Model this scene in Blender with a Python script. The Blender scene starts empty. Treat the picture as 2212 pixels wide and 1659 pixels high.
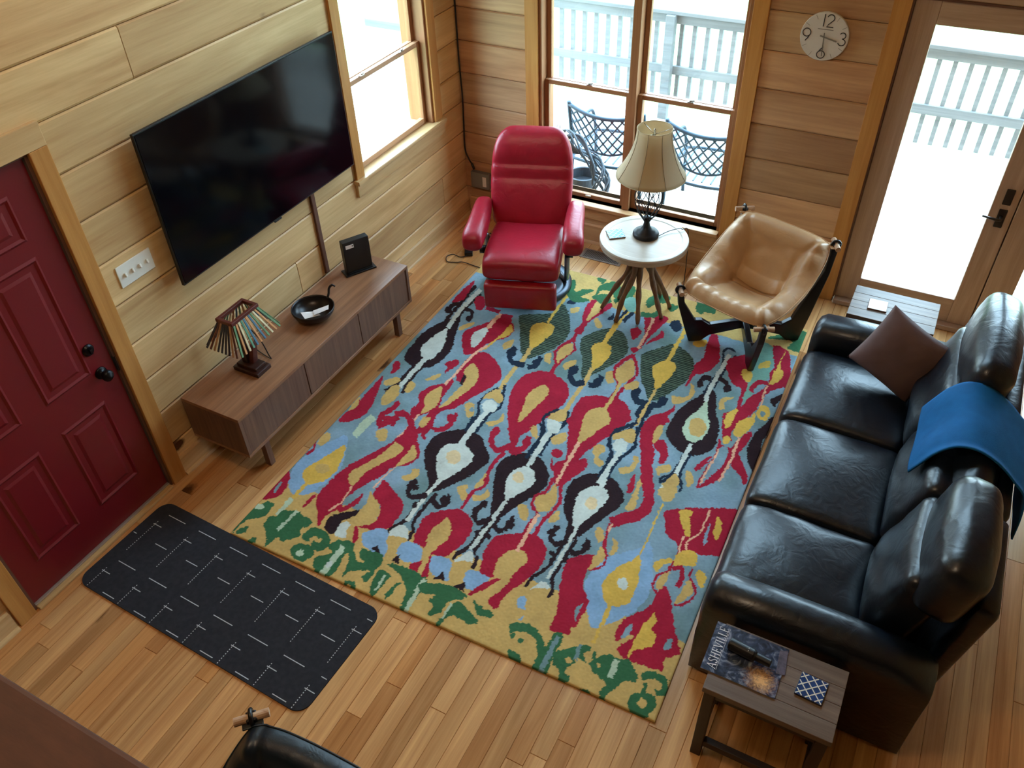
import bpy, bmesh, math, random
import numpy as np
from mathutils import Vector, Matrix, noise
random.seed(7)
SC = bpy.context.scene
COL = SC.collection
PI = math.pi

# ------------------------------------------------------------------ helpers
def lin(c):
    return tuple(((v/255.0)/12.92 if v/255.0 <= 0.04045 else ((v/255.0+0.055)/1.055)**2.4) for v in c)

def rot(axis, deg):
    return Matrix.Rotation(math.radians(deg), 3, axis)

class MB:
    def __init__(s):
        s.v = []; s.f = []; s.m = []
    def add(s, verts, faces, mi=0):
        o = len(s.v)
        s.v += [tuple(v) for v in verts]
        s.f += [tuple(i+o for i in f) for f in faces]
        s.m += [mi]*len(faces)
        return s
    def box(s, x0, x1, y0, y1, z0, z1, mi=0):
        return s.obox(((x0+x1)/2, (y0+y1)/2, (z0+z1)/2), (abs(x1-x0)/2, abs(y1-y0)/2, abs(z1-z0)/2), None, mi)
    def obox(s, c, h, R=None, mi=0):
        vs = []
        for sx in (-1, 1):
            for sy in (-1, 1):
                for sz in (-1, 1):
                    p = Vector((sx*h[0], sy*h[1], sz*h[2]))
                    if R: p = R @ p
                    vs.append(p + Vector(c))
        return s.add(vs, [(0,1,3,2),(4,6,7,5),(0,4,5,1),(2,3,7,6),(0,2,6,4),(1,5,7,3)], mi)
    def bar(s, a, b, w, h, up=(0,0,1), mi=0):
        a = Vector(a); b = Vector(b); d = (b-a); L = d.length; d.normalize()
        u = Vector(up); x = d.cross(u)
        if x.length < 1e-5: x = d.cross(Vector((1,0,0)))
        x.normalize(); z = x.cross(d)
        R = Matrix((x, d, z)).transposed()
        return s.obox((a+b)/2, (w/2, L/2, h/2), R, mi)
    def tube(s, pts, r, n=8, closed=False, mi=0):
        pts = [Vector(p) for p in pts]; N = len(pts)
        rs = r if isinstance(r, (list, tuple)) else [r]*N
        ref = None; rings = []
        for i, p in enumerate(pts):
            a = pts[(i-1) % N] if (closed or i > 0) else p
            b = pts[(i+1) % N] if (closed or i < N-1) else p
            t = (b-a).normalized()
            if ref is None:
                ref = t.orthogonal().normalized()
            else:
                ref = (ref - t*ref.dot(t))
                if ref.length < 1e-6: ref = t.orthogonal()
                ref.normalize()
            w = t.cross(ref)
            rings.append([p + (ref*math.cos(2*PI*k/n) + w*math.sin(2*PI*k/n))*rs[i] for k in range(n)])
        return s.loft(rings, not closed, closed, mi)
    def loft(s, rings, caps=True, closed=False, mi=0):
        n = len(rings[0]); N = len(rings)
        vs = [p for r in rings for p in r]; fs = []
        for i in range(N if closed else N-1):
            j = (i+1) % N
            for k in range(n):
                l = (k+1) % n
                fs.append((i*n+k, i*n+l, j*n+l, j*n+k))
        if caps:
            fs.append(tuple(range(n-1, -1, -1))); fs.append(tuple((N-1)*n+k for k in range(n)))
        return s.add(vs, fs, mi)
    def lathe(s, prof, c=(0,0,0), n=32, mi=0, R=None):
        rings = []
        for r, z in prof:
            ring = []
            for k in range(n):
                p = Vector((r*math.cos(2*PI*k/n), r*math.sin(2*PI*k/n), z))
                if R: p = R @ p
                ring.append(p + Vector(c))
            rings.append(ring)
        return s.loft(rings, True, False, mi)
    def prism(s, poly, fn, d0, d1, mi=0):
        n = len(poly)
        vs = [fn(a, b, d0) for a, b in poly] + [fn(a, b, d1) for a, b in poly]
        fs = [tuple(range(n-1, -1, -1)), tuple(range(n, 2*n))] + [(k, (k+1) % n, n+(k+1) % n, n+k) for k in range(n)]
        return s.add(vs, fs, mi)
    def soft(s, c, h, r, crown=(0,0,0), R=None, n=12, wr=0, ws=9, mi=0, fn=None):
        h = Vector(h); idx = {}; vs = []; fs = []
        def mp(i):
            t = 2*i/n - 1
            return math.copysign(1-(1-abs(t))**1.7, t)
        def vid(i, j, k):
            key = (i, j, k)
            if key not in idx:
                q = Vector((mp(i)*h.x, mp(j)*h.y, mp(k)*h.z))
                inn = Vector([max(-(h[a]-r), min(h[a]-r, q[a])) for a in range(3)])
                d = q-inn
                if d.length > 1e-9: d.normalize()
                p = inn + d*r
                u = Vector((p.x/h.x, p.y/h.y, p.z/h.z))
                for a in range(3):
                    if crown[a]:
                        b1, b2 = (a+1) % 3, (a+2) % 3
                        p[a] += crown[a]*u[a]*max(0, 1-u[b1]**2)*max(0, 1-u[b2]**2)
                if wr:
                    p += d*(noise.noise((Vector(c)+p)*ws)*wr + noise.noise((Vector(c)+p)*ws*2.7)*wr*0.45)
                if fn: p = fn(p, u)
                if R: p = R @ p
                idx[key] = len(vs); vs.append(p + Vector(c))
            return idx[key]
        for a in range(n):
            for b in range(n):
                fs.append((vid(a,b,0), vid(a,b+1,0), vid(a+1,b+1,0), vid(a+1,b,0)))
                fs.append((vid(a,b,n), vid(a+1,b,n), vid(a+1,b+1,n), vid(a,b+1,n)))
                fs.append((vid(a,0,b), vid(a+1,0,b), vid(a+1,0,b+1), vid(a,0,b+1)))
                fs.append((vid(a,n,b), vid(a,n,b+1), vid(a+1,n,b+1), vid(a+1,n,b)))
                fs.append((vid(0,a,b), vid(0,a,b+1), vid(0,a+1,b+1), vid(0,a+1,b)))
                fs.append((vid(n,a,b), vid(n,a+1,b), vid(n,a+1,b+1), vid(n,a,b+1)))
        return s.add(vs, fs, mi)
    def grid(s, nu, nv, fn, mi=0):
        vs = [fn(i/nu, j/nv) for j in range(nv+1) for i in range(nu+1)]
        fs = [(j*(nu+1)+i, j*(nu+1)+i+1, (j+1)*(nu+1)+i+1, (j+1)*(nu+1)+i) for j in range(nv) for i in range(nu)]
        return s.add(vs, fs, mi)
    def shift(s, d):
        s.v = [(v[0]-d[0], v[1]-d[1], v[2]-d[2]) for v in s.v]; return s
    def build(s, name, mats, parent=None, smooth=False, bevel=0, sub=0, solid=0, world=True, fixn=True):
        """one mesh object; with a parent and world=True the vertices are world coordinates"""
        if parent is not None and world:
            s.shift(parent.location)
        me = bpy.data.meshes.new(name)
        me.from_pydata(s.v, [], s.f)
        if fixn:
            bm = bmesh.new(); bm.from_mesh(me)
            bmesh.ops.recalc_face_normals(bm, faces=bm.faces[:]); bm.to_mesh(me); bm.free()
        ms = mats if isinstance(mats, (list, tuple)) else [mats]
        for m in ms: me.materials.append(m)
        if len(ms) > 1: me.polygons.foreach_set('material_index', s.m)
        if smooth: me.polygons.foreach_set('use_smooth', [True]*len(s.f))
        o = bpy.data.objects.new(name, me); COL.objects.link(o)
        if parent is not None: o.parent = parent
        if solid:
            md = o.modifiers.new('Solidify', 'SOLIDIFY'); md.thickness = solid; md.offset = -1
        if bevel:
            md = o.modifiers.new('Bevel', 'BEVEL'); md.width = bevel; md.segments = 2; md.limit_method = 'ANGLE'; md.angle_limit = 0.7
        if sub:
            md = o.modifiers.new('Subsurf', 'SUBSURF'); md.levels = sub; md.render_levels = sub
        return o

def tag(o, label, cat, group=None, kind=None):
    if label: o['label'] = label
    if cat: o['category'] = cat
    if group: o['group'] = group
    if kind: o['kind'] = kind
    return o

def thing(name, loc, label, cat, rz=0, group=None, kind=None):
    o = bpy.data.objects.new(name, None); COL.objects.link(o)
    o.empty_display_size = 0.1
    o.location = loc; o.rotation_euler = (0, 0, math.radians(rz))
    return tag(o, label, cat, group, kind)

def copy_tree(o, parent=None):
    c = o.copy(); COL.objects.link(c)
    if parent is not None: c.parent = parent
    for ch in list(o.children): copy_tree(ch, c)
    return c

def crom(P, n=6, closed=False):
    P = [Vector(p) for p in P]; N = len(P); out = []
    rng = range(N) if closed else range(N-1)
    for i in rng:
        if closed: a, b, c, d = P[(i-1) % N], P[i], P[(i+1) % N], P[(i+2) % N]
        else: a, b, c, d = P[max(i-1,0)], P[i], P[i+1], P[min(i+2, N-1)]
        for k in range(n):
            t = k/n
            out.append(0.5*((2*b)+(c-a)*t+(2*a-5*b+4*c-d)*t*t+(3*b-a-3*c+d)*t**3))
    if not closed: out.append(P[-1])
    return out

# ------------------------------------------------------------------ materials
def newmat(name):
    m = bpy.data.materials.new(name); m.use_nodes = True
    nt = m.node_tree; b = nt.nodes['Principled BSDF']
    return m, nt, b
def N(nt, t, **kw):
    n = nt.nodes.new(t)
    for k, v in kw.items(): setattr(n, k, v)
    return n
def L(nt, a, b): nt.links.new(a, b)

def plain(name, rgb, rough=0.5, metal=0.0, bump=0, bscale=200, var=0, vscale=6, spec=0.5, coat=0, dist=0.002):
    m, nt, b = newmat(name)
    c = lin(rgb)
    b.inputs['Base Color'].default_value = (*c, 1); b.inputs['Roughness'].default_value = rough; b.inputs['Metallic'].default_value = metal
    b.inputs['Specular IOR Level'].default_value = spec
    if coat: b.inputs['Coat Weight'].default_value = coat; b.inputs['Coat Roughness'].default_value = 0.15
    tc = N(nt, 'ShaderNodeTexCoord')
    if var:
        no = N(nt, 'ShaderNodeTexNoise'); no.inputs['Scale'].default_value = vscale; no.inputs['Detail'].default_value = 5
        L(nt, tc.outputs['Object'], no.inputs['Vector'])
        rp = N(nt, 'ShaderNodeValToRGB')
        rp.color_ramp.elements[0].position = 0.3; rp.color_ramp.elements[1].position = 0.7
        rp.color_ramp.elements[0].color = (*[x*(1-var) for x in c], 1); rp.color_ramp.elements[1].color = (*[min(1, x*(1+var)) for x in c], 1)
        L(nt, no.outputs['Fac'], rp.inputs['Fac']); L(nt, rp.outputs['Color'], b.inputs['Base Color'])
    if bump:
        nb = N(nt, 'ShaderNodeTexNoise'); nb.inputs['Scale'].default_value = bscale; nb.inputs['Detail'].default_value = 3
        L(nt, tc.outputs['Object'], nb.inputs['Vector'])
        bp = N(nt, 'ShaderNodeBump'); bp.inputs['Strength'].default_value = bump; bp.inputs['Distance'].default_value = dist
        L(nt, nb.outputs['Fac'], bp.inputs['Height']); L(nt, bp.outputs['Normal'], b.inputs['Normal'])
    return m

def wood(name, light, dark, axis='X', along=1.1, across=13, rough=0.45, knots=0, isl=0.25, contrast=1.0, warm=None, knotcol=(70,38,18), coat=0, spec=0.4, tint=None):
    """procedural timber: grain stretched along an axis, tone changes from board to board, optional knots"""
    m, nt, b = newmat(name)
    b.inputs['Roughness'].default_value = rough; b.inputs['Specular IOR Level'].default_value = spec
    if coat: b.inputs['Coat Weight'].default_value = coat; b.inputs['Coat Roughness'].default_value = 0.12
    tc = N(nt, 'ShaderNodeTexCoord'); geo = N(nt, 'ShaderNodeNewGeometry')
    rnd = geo.outputs['Random Per Island']
    mul = N(nt, 'ShaderNodeVectorMath', operation='SCALE'); mul.inputs[0].default_value = (37.0, 23.0, 51.0)
    L(nt, rnd, mul.inputs['Scale'])
    add = N(nt, 'ShaderNodeVectorMath', operation='ADD'); L(nt, tc.outputs['Object'], add.inputs[0]); L(nt, mul.outputs[0], add.inputs[1])
    ai = 'XYZ'.index(axis)
    def mapped(al, ac):
        mp = N(nt, 'ShaderNodeMapping'); sc = [ac, ac, ac]; sc[ai] = al
        mp.inputs['Scale'].default_value = sc; L(nt, add.outputs[0], mp.inputs['Vector']); return mp.outputs[0]
    n1 = N(nt, 'ShaderNodeTexNoise'); n1.inputs['Scale'].default_value = 1; n1.inputs['Detail'].default_value = 5; n1.inputs['Distortion'].default_value = 0.8
    L(nt, mapped(along, across), n1.inputs['Vector'])
    n2 = N(nt, 'ShaderNodeTexNoise'); n2.inputs['Scale'].default_value = 1; n2.inputs['Detail'].default_value = 4; n2.inputs['Roughness'].default_value = 0.65
    L(nt, mapped(along*2.5, across*7), n2.inputs['Vector'])
    mx = N(nt, 'ShaderNodeMix', data_type='FLOAT'); mx.inputs[0].default_value = 0.32
    L(nt, n1.outputs['Fac'], mx.inputs[2]); L(nt, n2.outputs['Fac'], mx.inputs[3])
    rp = N(nt, 'ShaderNodeValToRGB'); e = rp.color_ramp.elements
    e[0].position = 0.5-0.22/contrast; e[1].position = 0.5+0.16/contrast
    e[0].color = (*lin(dark), 1); e[1].color = (*lin(light), 1)
    L(nt, mx.outputs[0], rp.inputs['Fac'])
    col = rp.outputs['Color']
    # second independent random number for the warm / pale tint of a board
    wn = N(nt, 'ShaderNodeTexWhiteNoise', noise_dimensions='1D'); L(nt, rnd, wn.inputs['W'])
    if tint:
        mt = N(nt, 'ShaderNodeMix', data_type='RGBA'); mt.blend_type = 'MULTIPLY'
        mr2 = N(nt, 'ShaderNodeMapRange'); mr2.inputs['From Min'].default_value = 0.35; mr2.inputs['To Max'].default_value = 1.0
        L(nt, wn.outputs['Value'], mr2.inputs['Value']); L(nt, mr2.outputs[0], mt.inputs[0])
        L(nt, col, mt.inputs[6]); mt.inputs[7].default_value = (*tint, 1); col = mt.outputs[2]
    hs = N(nt, 'ShaderNodeHueSaturation')
    mr = N(nt, 'ShaderNodeMapRange'); mr.inputs['To Min'].default_value = 1-isl; mr.inputs['To Max'].default_value = 1+isl*0.6
    L(nt, rnd, mr.inputs['Value']); L(nt, mr.outputs[0], hs.inputs['Value']); L(nt, col, hs.inputs['Color'])
    col = hs.outputs['Color']
    if knots:
        vo = N(nt, 'ShaderNodeTexVoronoi'); vo.inputs['Scale'].default_value = 1
        L(nt, mapped(knots*0.62, knots), vo.inputs['Vector'])
        sp = N(nt, 'ShaderNodeSeparateColor'); L(nt, vo.outputs['Color'], sp.inputs['Color'])
        rad = N(nt, 'ShaderNodeMapRange'); rad.inputs['From Min'].default_value = 0.35; rad.inputs['From Max'].default_value = 1.0
        rad.inputs['To Min'].default_value = 0.0; rad.inputs['To Max'].default_value = 0.15
        L(nt, sp.outputs['Red'], rad.inputs['Value'])
        nk = N(nt, 'ShaderNodeTexNoise'); nk.inputs['Scale'].default_value = 40; L(nt, add.outputs[0], nk.inputs['Vector'])
        dd = N(nt, 'ShaderNodeMath', operation='MULTIPLY_ADD'); L(nt, nk.outputs['Fac'], dd.inputs[0]); dd.inputs[1].default_value = 0.05; L(nt, vo.outputs['Distance'], dd.inputs[2])
        df = N(nt, 'ShaderNodeMath', operation='SUBTRACT'); L(nt, rad.outputs[0], df.inputs[0]); L(nt, dd.outputs[0], df.inputs[1])
        st = N(nt, 'ShaderNodeMapRange'); st.inputs['From Min'].default_value = -0.022; st.inputs['From Max'].default_value = 0.03
        L(nt, df.outputs[0], st.inputs['Value'])
        mk = N(nt, 'ShaderNodeMix', data_type='RGBA'); L(nt, st.outputs[0], mk.inputs[0]); L(nt, col, mk.inputs[6]); mk.inputs[7].default_value = (*lin(knotcol), 1)
        col = mk.outputs[2]
    L(nt, col, b.inputs['Base Color'])
    bp = N(nt, 'ShaderNodeBump'); bp.inputs['Strength'].default_value = 0.12; bp.inputs['Distance'].default_value = 0.002
    L(nt, n2.outputs['Fac'], bp.inputs['Height']); L(nt, bp.outputs['Normal'], b.inputs['Normal'])
    return m

def glassmat(name):
    m, nt, b = newmat(name); nt.nodes.remove(b)
    out = nt.nodes['Material Output']
    fr = N(nt, 'ShaderNodeFresnel'); ge = N(nt, 'ShaderNodeNewGeometry'); io = N(nt, 'ShaderNodeMapRange')
    io.inputs['To Min'].default_value = 1.45; io.inputs['To Max'].default_value = 1/1.45
    L(nt, ge.outputs['Backfacing'], io.inputs['Value']); L(nt, io.outputs[0], fr.inputs['IOR'])
    tr = N(nt, 'ShaderNodeBsdfTransparent'); gl = N(nt, 'ShaderNodeBsdfGlossy'); gl.inputs['Roughness'].default_value = 0.02
    mx = N(nt, 'ShaderNodeMixShader'); L(nt, fr.outputs[0], mx.inputs[0]); L(nt, tr.outputs[0], mx.inputs[1]); L(nt, gl.outputs[0], mx.inputs[2])
    L(nt, mx.outputs[0], out.inputs['Surface']); return m

def leather(name, rgb, rough=0.34, var=0.15, bump=0.18, spec=0.5, coat=0):
    m = plain(name, rgb, rough, bump=bump, bscale=260, var=var, vscale=7, spec=spec, coat=coat, dist=0.0015)
    nt = m.node_tree
    bp1 = [n for n in nt.nodes if n.type == 'BUMP'][0]; tc = [n for n in nt.nodes if n.type == 'TEX_COORD'][0]
    n2 = N(nt, 'ShaderNodeTexNoise'); n2.inputs['Scale'].default_value = 14; n2.inputs['Detail'].default_value = 2; n2.inputs['Distortion'].default_value = 1.2
    L(nt, tc.outputs['Object'], n2.inputs['Vector'])
    bp2 = N(nt, 'ShaderNodeBump'); bp2.inputs['Strength'].default_value = 0.22; bp2.inputs['Distance'].default_value = 0.012
    L(nt, n2.outputs['Fac'], bp2.inputs['Height']); L(nt, bp1.outputs['Normal'], bp2.inputs['Normal'])
    L(nt, bp2.outputs['Normal'], nt.nodes['Principled BSDF'].inputs['Normal'])
    return m

M = {}
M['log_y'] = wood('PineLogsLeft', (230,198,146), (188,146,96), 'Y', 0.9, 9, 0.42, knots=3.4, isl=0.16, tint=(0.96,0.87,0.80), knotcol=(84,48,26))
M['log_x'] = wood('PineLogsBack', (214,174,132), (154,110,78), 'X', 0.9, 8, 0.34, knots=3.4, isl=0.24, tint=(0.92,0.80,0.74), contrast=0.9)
M['trim_z'] = wood('PineTrimUpright', (204,148,82), (174,114,54), 'Z', 1.2, 16, 0.4, knots=3.0, isl=0.1)
M['trim_y'] = wood('PineTrimLeft', (218,184,134), (190,148,98), 'Y', 1.2, 16, 0.4, knots=3.0, isl=0.1)
M['trim_x'] = wood('PineTrimBack', (208,166,120), (176,130,86), 'X', 1.2, 16, 0.4, knots=3.0, isl=0.1)
M['sash_z'] = wood('SashUpright', (166,116,78), (134,88,56), 'Z', 1.2, 22, 0.4, isl=0.08)
M['sash_x'] = wood('SashRail', (166,116,78), (134,88,56), 'X', 1.2, 22, 0.4, isl=0.08)
M['sash_y'] = wood('SashRailLeft', (206,164,128), (172,126,92), 'Y', 1.2, 22, 0.4, isl=0.08)
M['door_x'] = wood('DoorRail', (190,162,142), (158,128,108), 'X', 1.2, 20, 0.45, isl=0.06)  # door woods lightened from brown; window glare is put into the colour
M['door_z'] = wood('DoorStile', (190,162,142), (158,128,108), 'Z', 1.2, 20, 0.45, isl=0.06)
M['floor'] = wood('HickoryFloor', (230,180,122), (162,106,60), 'Y', 0.8, 14, 0.27, knots=2.2, isl=0.24, contrast=0.8, tint=(0.84,0.68,0.54), knotcol=(80,48,26), spec=0.5)
M['ceil'] = wood('CeilingPine', (210,172,120), (180,136,86), 'Y', 0.9, 12, 0.5, isl=0.1)
M['beam'] = wood('LoftBeam', (94,56,40), (48,28,20), 'X', 9, 18, 0.7, isl=0.0, contrast=0.55)
M['walnut'] = wood('Walnut', (166,120,88), (122,82,58), 'Y', 1.3, 26, 0.28, isl=0.06, spec=0.45)
M['walnut_z'] = wood('WalnutFront', (132,98,80), (96,68,56), 'Z', 1.6, 30, 0.42, isl=0.08)
M['tabletop'] = wood('WeatheredBoards', (128,108,92), (82,64,52), 'X', 1.6, 22, 0.42, isl=0.25)
M['tableleg'] = plain('DarkStainedWood', (42,30,26), 0.5, var=0.2)
M['branch'] = wood('TeakRoots', (150,116,88), (92,64,46), 'Z', 3, 26, 0.6, isl=0.3)
M['roundtop'] = wood('PaleTeakTop', (194,180,162), (166,148,126), 'X', 2, 12, 0.30, isl=0.0, contrast=0.9)
M['redpaint'] = plain('RedDoorPaint', (112,12,22), 0.42, bump=0.06, bscale=90)
M['blackmetal'] = plain('BlackMetal', (20,19,22), 0.35, 0.6)
M['bronze'] = plain('BronzeHandle', (60,52,46), 0.4, 0.7)
M['iron'] = plain('WroughtIron', (30,28,30), 0.45, 0.4)
M['screen'] = plain('TvScreen', (4,5,10), 0.10, 0, spec=0.16)
M['blackplastic'] = plain('BlackPlastic', (16,16,18), 0.4)
M['white'] = plain('WhitePlastic', (232,232,226), 0.4)
M['paper'] = plain('WhitePaper', (236,232,232), 0.8, var=0.03, vscale=30)
M['clockface'] = plain('ClockFace', (206,198,194), 0.55, var=0.05, vscale=12)
M['clockink'] = plain('ClockInk', (36,32,36), 0.6)
M['clockhand'] = plain('ClockHand', (120,112,106), 0.5)
M['redleather'] = leather('RedLeather', (162,22,44), 0.36, 0.12)
M['tanleather'] = leather('TanLeather', (198,158,116), 0.40, 0.07)
M['tealleather'] = leather('DarkTealLeather', (16,30,40), 0.36, 0.25)
M['sofaleather'] = leather('BlackLeather', (9,18,28), 0.34, 0.2, spec=0.5, coat=0.1)
M['blackply'] = plain('BlackBentwood', (14,13,18), 0.32, spec=0.5)
M['dowel'] = wood('PaleDowel', (206,172,140), (170,130,100), 'X', 3, 40, 0.5, isl=0.05)
M['steel'] = plain('SatinSteel', (150,156,164), 0.28, 0.9)
M['darksteel'] = plain('DarkSteel', (74,80,88), 0.34, 0.7)
M['pillow'] = plain('BrownCushionCloth', (104,80,78), 0.75, bump=0.3, bscale=500, var=0.06)
M['throw'] = plain('BlueKnitThrow', (16,88,142), 0.9, bump=0.5, bscale=420, var=0.12, vscale=14, spec=0.2)
M['shade'] = None
M['glass'] = glassmat('WindowGlass')
M['rubber'] = plain('BlackCord', (26,22,20), 0.5)
M['greybox'] = plain('GreyMetalBox', (126,124,122), 0.45, 0.3)
M['vent'] = plain('VentMetal', (140,126,112), 0.4, 0.4)
M['ventdark'] = plain('VentDark', (34,28,26), 0.7)
M['matdark'] = plain('CharcoalMat', (50,50,55), 0.95, bump=0.5, bscale=700, var=0.14, vscale=40, spec=0.1)
M['matwhite'] = plain('MatStitch', (196,198,200), 0.95, spec=0.1)
M['deck'] = wood('DeckBoards', (196,190,180), (160,150,138), 'X', 1, 14, 0.7, isl=0.15)
M['rail'] = wood('GreyRailing', (120,122,122), (88,90,90), 'X', 1, 18, 0.7, isl=0.12)
M['grass'] = plain('GardenGreen', (120,150,90), 0.9, var=0.35, vscale=1.2)
M['patio'] = plain('PatioMetal', (34,58,74), 0.5, 0.2)
M['pot'] = plain('DarkPlanter', (52,58,66), 0.6)
M['vine'] = plain('GrapeVine', (66,74,82), 0.7, var=0.2)
M['bowl'] = plain('DarkBronzeBowl', (34,28,30), 0.3, 0.35, var=0.3, vscale=9)
M['mahog'] = wood('MahoganyFrame', (112,54,44), (70,32,28), 'Y', 2, 30, 0.35, isl=0.1)
M['darkwood'] = wood('DarkLampWood', (70,40,32), (40,22,18), 'Z', 2, 30, 0.4, isl=0.1)
M['chrome'] = plain('Nickel', (190,190,186), 0.25, 0.95)
M['threshold'] = wood('OakThreshold', (214,176,120), (180,138,88), 'Y', 1.2, 20, 0.4, isl=0.1)
M['alu'] = plain('AluminiumSill', (190,180,168), 0.35, 0.7)
M['weather'] = plain('Weatherstrip', (96,60,44), 0.6)

def shade_mat():
    m, nt, b = newmat('ParchmentShade')
    c = lin((214,196,164))
    b.inputs['Base Color'].default_value = (*c, 1); b.inputs['Roughness'].default_value = 0.8; b.inputs['Specular IOR Level'].default_value = 0.2
    tr = N(nt, 'ShaderNodeBsdfTranslucent'); tr.inputs['Color'].default_value = (*lin((224,206,176)), 1)
    mx = N(nt, 'ShaderNodeMixShader'); mx.inputs[0].default_value = 0.35
    out = nt.nodes['Material Output']
    L(nt, b.outputs[0], mx.inputs[1]); L(nt, tr.outputs[0], mx.inputs[2]); L(nt, mx.outputs[0], out.inputs['Surface'])
    tc = N(nt, 'ShaderNodeTexCoord'); no = N(nt, 'ShaderNodeTexNoise'); no.inputs['Scale'].default_value = 60
    L(nt, tc.outputs['Object'], no.inputs['Vector'])
    bp = N(nt, 'ShaderNodeBump'); bp.inputs['Strength'].default_value = 0.15; L(nt, no.outputs['Fac'], bp.inputs['Height']); L(nt, bp.outputs['Normal'], b.inputs['Normal'])
    return m
M['shade'] = shade_mat()
M['seam'] = plain('ShadeSeam', (120,102,80), 0.8)
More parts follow.
